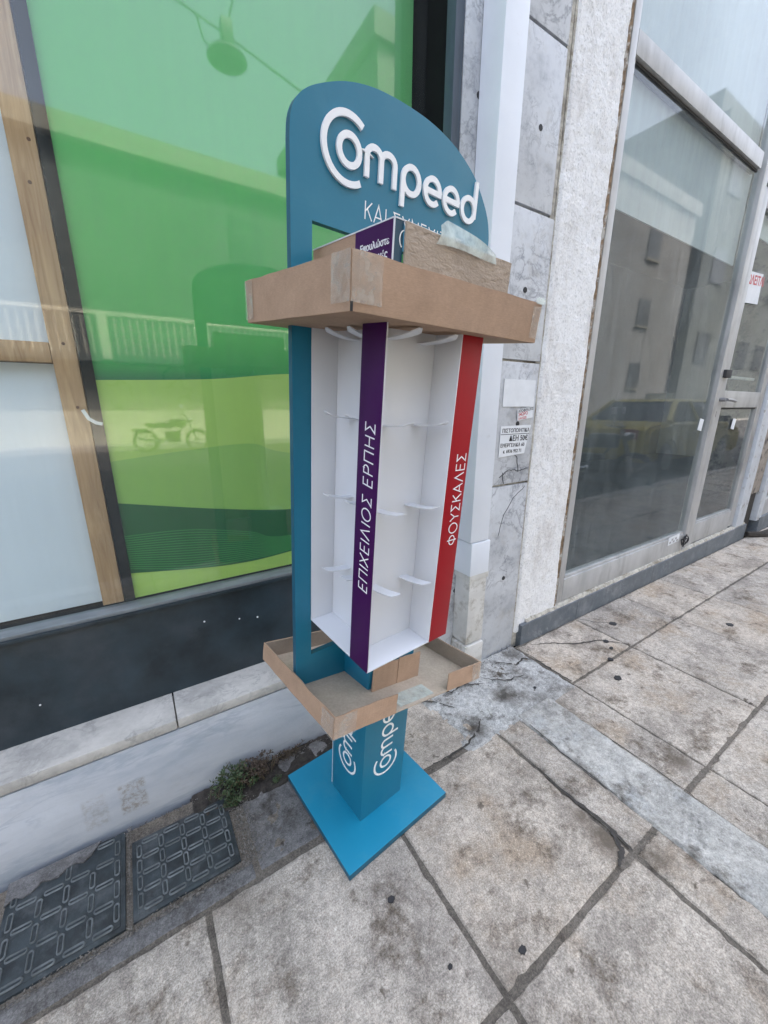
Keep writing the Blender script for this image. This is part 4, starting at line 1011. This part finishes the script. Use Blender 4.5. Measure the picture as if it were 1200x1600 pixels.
patch('tape_patch', FR2, u1 - .032, u1 + .001, .0, H2, lo, seed=7)
patch('tape_patch', lambda a, b, d: (a, b, .0036 + d), -.045, .050, v0 + .006, v0 + .046, lo, 'masking', seed=8)
# folded flaps standing against the column front
cwall('folded_flap', (-.064, -.082), (.0035, -.082), .0036, .060, .003, 'card', lo, seed=21, wob=.0008)
cwall('folded_flap', (.0050, -.0825), (.070, -.0815), .0036, .062, .003, 'card', lo, seed=22, wob=.0008)

# ================================================================== ACROSS THE STREET (seen as reflections)
ob = thing('apartment_building', 'low grey building across the street with pale parapet, balcony and scrawled wall', 'building', (-1, -9.8, 0))
box('ground_wall', -9, 7.2, -10.2, -9.8, -.2, 1.90, 'wallpale', ob);

box('balcony_slab', -9, 7.2, -9.8, -9.1, 1.90, 2.05, 'wallgrey', ob); box('upper_wall', -9, 7.2, -14, -10.25, 2.0, 6.45, 'wallgrey', ob)
box('parapet', -9, 7.2, -14, -9.95, 6.45, 6.86, 'parapet', ob)
for i in range(60):
    x = -2.2 + i * .15
    box('baluster', x, x + .03, -9.16, -9.13, 2.05, 2.86, 'wallpale', ob)
box('hand_rail', -9, 7.2, -9.18, -9.10, 2.86, 2.94, 'wallpale', ob); box('balcony_post', -.25, -.08, -9.2, -9.08, 1.95, 2.90, 'wallpale', ob)
rg = random.Random(11)
for k in range(11):
    cx, cz = rg.uniform(-.6, 2.6), rg.uniform(.9, 1.75); pts = [(cx, cz)]
    for _ in range(7): pts.append((pts[-1][0] + rg.uniform(-.05, .16), pts[-1][1] + rg.uniform(-.15, .15)))
    mb = MB(); stroke(mb, smooth(pts, 4), .022, lambda a, b, d: (a, -9.8 + d, b), .0, .01); mb.build('graffiti', 'ink', ob)
for x0, z0 in ((3.0, 2.6), (5.0, 2.6), (3.0, 4.6), (5.0, 4.6), (-2, 4.4), (-4, 4.4)):
    f_ = box('window', x0, x0 + .9, -10.25, -10.2, z0, z0 + 1.2, 'darkwin', ob)
o2 = thing('apartment_building', 'taller beige block across the street with rows of dark windows', 'building', (20, -9.8, 0))
box('wall', 7.4, 27.6, -18, -9.8, -.2, 10.8, 'wallbeige', o2); box('parapet', 7.2, 27.8, -18, -9.65, 10.8, 11.4, 'wallbeige', o2)
for i in range(3):
    for j in range(3):
        x = 10.2 + i * 6.4; z = 1.9 + j * 3.1

        fr_ = box('window', x, x + 1.15, -9.8, -9.74, z, z + 1.25, 'darkwin', o2); box('sill', x - .08, x + 1.23, -9.8, -9.68, z - .1, z - .02, 'parapet', o2)
o3 = thing('apartment_building', 'tall grey tower further along the street', 'building', (36, -9.8, 0))
box('wall', 28.2, 46, -20, -9.4, -.2, 15.6, 'wallgrey', o3); box('roof_room', 31, 38, -18, -11, 15.6, 18.2, 'wallgrey', o3)
for i in range(5):
    for j in range(3): box('window', 29.5 + i * 3.3, 31.3 + i * 3.3, -9.4, -9.33, 3.5 + j * 4.4, 5.2 + j * 4.4, 'darkwin', o3)
o4 = thing('apartment_building', 'plain block closing the left end of the street', 'building', (-14, -9.8, 0)); box('wall', -24, -9.2, -18, -9.8, -.2, 7.8, 'wallbeige', o4)
o5 = thing('apartment_building', 'pale block closing the far right end of the street', 'building', (60, -2, 0)); box('wall', 58, 66, -12, 12, -.2, 12, 'wallbeige', o5)
# street lamp hung on wires
sl = thing('street_lamp', 'round street lamp hanging from wires over the road', 'street lamp', (1.60, -3.8, 4.9))
def lathe(name, prof, c_, mat, parent, k=28, ax='z'):
    V = []; F = []; n = len(prof)
    for i in range(k):
        a = 2 * math.pi * i / k
        for r_, h in prof:
            p = (r_ * math.cos(a), r_ * math.sin(a), h)
            if ax == 'y': p = (p[0], p[2], p[1])
            V.append((c_[0] + p[0], c_[1] + p[1], c_[2] + p[2]))
    for i in range(k):
        for j in range(n - 1): F.append((i * n + j, i * n + j + 1, ((i + 1) % k) * n + j + 1, ((i + 1) % k) * n + j))
    return mesh(name, V, F, mat, parent, smooth=True)
lathe('lamp_shade', [(.0, .13), (.04, .12), (.06, .07), (.20, .03), (.225, -.01), (.225, -.025), (.18, -.02), (0, .02)], (1.60, -3.8, 4.93), 'lampgrey', sl)
box('ballast_box', 1.55, 1.68, -3.86, -3.74, 5.06, 5.28, 'lampgrey', sl, bev=.01)
for pts in ([(-2.5, -3.9, 6.3), (-.4, -3.85, 5.6), (1.6, -3.8, 5.15)], [(1.6, -3.8, 5.15), (3.2, -3.8, 4.75), (6.5, -3.8, 4.5)], [(1.6, -3.8, 5.15), (1.75, -3.8, 5.6), (1.9, -3.8, 7.5)], [(1.3, -3.8, 5.2), (1.35, -3.8, 5.0), (1.5, -3.8, 4.95), (1.62, -3.8, 4.9)]):
    mb = MB(); mb.tube(pts, .012, 5); mb.build('wire', 'gum', sl)
# taxi
tx = thing('taxi', 'yellow taxi saloon parked at the kerb, mirrored in the shopfront glass', 'car', (8.2, -1.72, -.12))
sc_ = .85
prof = [(0.03, .38), (.0, .60), (.02, .86), (.10, .93), (.62, .98), (.98, 1.02), (1.30, 1.30), (1.52, 1.38), (2.2, 1.42), (2.75, 1.38), (3.25, 1.08), (3.45, .99), (4.30, .86), (4.46, .70), (4.50, .45), (4.42, .27), (.12, .27)]
def arch(cx):  # wheel arch cut in the sill line
    return [(cx + .36 * math.cos(R(a)), .27 + .36 * math.sin(R(a))) for a in range(0, 181, 20)]
body_prof = [(0.03, .38), (.0, .60), (.02, .86), (.10, .93), (.62, .98), (.98, 1.02), (3.40, 1.0), (4.30, .86), (4.46, .70), (4.50, .45), (4.42, .27)] + arch(3.62) + arch(.86) + [(.12, .27)]
TXF = lambda x, z, y: (6.65 + x * sc_, -1.72 + y * sc_, -.12 + z * sc_)
mb = MB(); mb.prism(body_prof, TXF, -.85, .85); o = mb.build('body', 'taxi', tx)
bm = bmesh.new(); bm.from_mesh(o.data); bmesh.ops.bevel(bm, geom=[e for e in bm.edges if abs((e.verts[0].co - e.verts[1].co).y) < .01], offset=.05, segments=3, affect='EDGES'); bm.to_mesh(o.data); bm.free()
V = []; cab0 = [(.80, 1.0), (3.42, 1.0)]; cab1 = [(1.38, 1.40), (2.80, 1.40)]
mb = MB(); mb.add([TXF(.80, 1.0, -.80), TXF(3.42, 1.0, -.80), TXF(3.42, 1.0, .80), TXF(.80, 1.0, .80), TXF(1.38, 1.385, -.60), TXF(2.78, 1.385, -.60), TXF(2.78, 1.385, .60), TXF(1.38, 1.385, .60)], [(0, 1, 2, 3), (4, 5, 6, 7), (0, 1, 5, 4), (1, 2, 6, 5), (2, 3, 7, 6), (3, 0, 4, 7)]); mb.build('cabin_glass', 'carglass', tx)
mb = MB(); mb.add([TXF(1.34, 1.38, -.62), TXF(2.82, 1.38, -.62), TXF(2.82, 1.38, .62), TXF(1.34, 1.38, .62), TXF(1.50, 1.43, -.50), TXF(2.66, 1.43, -.50), TXF(2.66, 1.43, .50), TXF(1.50, 1.43, .50)], [(0, 1, 2, 3), (4, 5, 6, 7), (0, 1, 5, 4), (1, 2, 6, 5), (2, 3, 7, 6), (3, 0, 4, 7)]); mb.build('roof', 'taxi', tx)
for sg in (-1, 1):
    for a, b, r_ in (((.80, 1.0, .80), (1.40, 1.39, .60), .055), ((2.05, 1.0, .805), (2.0, 1.39, .61), .035), ((3.42, 1.0, .80), (2.78, 1.39, .60), .035)):
        mb = MB(); mb.tube([TXF(a[0], a[1], a[2] * sg), TXF(b[0], b[1], b[2] * sg)], r_ * sc_, 6); mb.build('pillar', 'taxi', tx)
    o = box('wing_mirror', 0, .1, 0, .15, 0, .1, 'moto', tx, M=Matrix.Translation(TXF(3.0, .98, .85 * sg - (.15 if sg < 0 else 0))))
    for z_, nm in ((.78, 'door_handle'),):
        box('door_handle', 0, .14, 0, .02, 0, .025, 'chrome', tx, M=Matrix.Translation(TXF(1.75, z_, .85 * sg)))
for sg in (-1, 1):
    box('tail_light', 0, .05, 0, .27, 0, .15, 'lampred', tx, M=Matrix.Translation(TXF(-.02, .70, .50 * sg - .16)))
    for cx in (.86, 3.62):
        c_ = TXF(cx, .29, .74 * sg); lathe('wheel', [(0, -.09), (.18, -.09), (.255, -.07), (.265, 0), (.255, .07), (.18, .09), (0, .09)], c_, 'tyre', tx, ax='y')
        lathe('rim', [(0, -.095), (.15, -.098), (.165, -.09), (.165, .09), (.15, .098), (0, .095)], c_, 'rim', tx, ax='y')
box('number_plate', 0, .02, 0, .42, 0, .1, 'paper', tx, M=Matrix.Translation(TXF(-.02, .62, -.25)))
box('roof_sign', 0, .16, 0, .42, 0, .12, 'paper', tx, M=Matrix.Translation(TXF(1.95, 1.42, -.25)))
# motorcycles
def motorcycle(label, loc, rz):
    t = thing('motorcycle', label, 'motorcycle', mat=Matrix.Translation(loc) @ Matrix.Rotation(rz, 4, 'Z') @ Matrix.Scale(.85, 4), local=True)
    for cx in (-.65, .65):
        k = 28; mb = MB(); mb.tube([(cx + .27 * math.cos(2 * math.pi * i / k), 0, .30 + .27 * math.sin(2 * math.pi * i / k)) for i in range(k + 1)], .045, 8); mb.build('tyre', 'tyre', t)
        mb = MB()
        for q in range(9): a = q * math.pi * 2 / 9; mb.tube([(cx, 0, .30), (cx + .24 * math.cos(a), 0, .30 + .24 * math.sin(a))], .008, 4)
        mb.build('spokes', 'chrome', t)
    for nm, pts, r_, m_ in (('fork', [(.65, .05, .30), (.42, .05, .95)], .02, 'chrome'), ('fork', [(.65, -.05, .30), (.42, -.05, .95)], .02, 'chrome'), ('handlebar', [(.28, .34, 1.02), (.42, .15, .98), (.42, -.15, .98), (.28, -.34, 1.02)], .014, 'chrome'),
                      ('frame_tube', [(.42, 0, .85), (.1, 0, .38), (-.3, 0, .35), (-.65, 0, .30)], .025, 'moto'), ('frame_tube', [(.40, 0, .80), (0, 0, .66), (-.55, 0, .68)], .025, 'moto'), ('exhaust', [(.05, .1, .35), (-.2, .14, .28), (-.8, .16, .38)], .04, 'chrome')):
        mb = MB(); mb.tube(pts, r_, 8); mb.build(nm, m_, t)
    box('engine', -.15, .22, -.13, .13, .25, .55, 'moto', t, bev=.03); box('fuel_tank', -.02, .40, -.13, .13, .66, .88, 'moto', t, bev=.06)
    box('seat', -.62, .0, -.12, .12, .70, .79, 'moto', t, bev=.03); box('rear_mudguard', -.95, -.55, -.07, .07, .56, .64, 'moto', t, bev=.02)
    lathe('headlight', [(0, .05), (.08, .04), (.09, -.02), (0, -.08)], (.52, 0, .86), 'chrome', t)
    for sg in (-1, 1):
        mb = MB(); mb.tube([(.36, .24 * sg, 1.0), (.34, .30 * sg, 1.20)], .008, 5); mb.build('mirror_stem', 'chrome', t)
        box('mirror', .32, .36, .24 * sg - .03 * 1, .24 * sg + .12 * sg + .03, 1.18, 1.28, 'paper', t, bev=.01)
    return t
motorcycle('black motorcycle parked before the scrawled wall across the street', (.85, -8.6, -.12), R(8))
motorcycle('black motorcycle parked at the near kerb behind the taxi', (5.35, -1.15, -.12), R(75))

# ------------------------------------------------------------------ pieces of parts go one level deeper
def centre(o):
    b = [Vector(c) for c in o.bound_box]; return sum(b, Vector()) / 8
def nest(root, child_name, part_name):
    kids = list(root.children)
    parts = [k for k in kids if k.name.split('.')[0] == part_name]
    for k in kids:
        if k.name.split('.')[0] == child_name and parts:
            cc = centre(k); k.parent = min(parts, key=lambda q: (centre(q) - cc).length)
for root in [o for o in sc.objects if o.parent is None]:
    for ch, pa in (('column_letter', 'column'), ('white_core_edge', 'column'), ('raised_letter', 'header_board'), ('header_letter', 'header_board'), ('registered_mark', 'header_board'),
                   ('rim', 'wheel'), ('sill', 'window'), ('raised_oval', 'cover_plate'), ('cement_smear', 'cover_plate'), ('knot', 'stud'), ('lettering', 'sheet'), ('rule_line', 'sheet'), ('print_bar', 'sheet'),
                   ('print_word', 'header_box_print'), ('print_arc', 'header_box_front'), ('lever_handle', 'door_stile'), ('lock_case', 'door_stile'), ('keyhole', 'door_stile'), ('paint_chip', 'riser_panel'),
                   ('fine_stripe', 'forest_band'), ('fixing_cap', 'marble_panel'), ('crack', 'marble_panel'), ('spokes', 'tyre'), ('mirror', 'mirror_stem'), ('inner_lining', 'tray_wall'), ('graffiti', 'ground_wall'), ('baluster', 'balcony_slab'), ('hand_rail', 'balcony_slab')):
        nest(root, ch, pa)
for root in [ds]:
    for k in [q for q in root.children if q.name.startswith('strip_letter')]:
        tgt = 'purple_strip' if centre(k).x < -.1 else 'red_strip'
        k.parent = next(q for q in root.children if q.name.startswith(tgt))
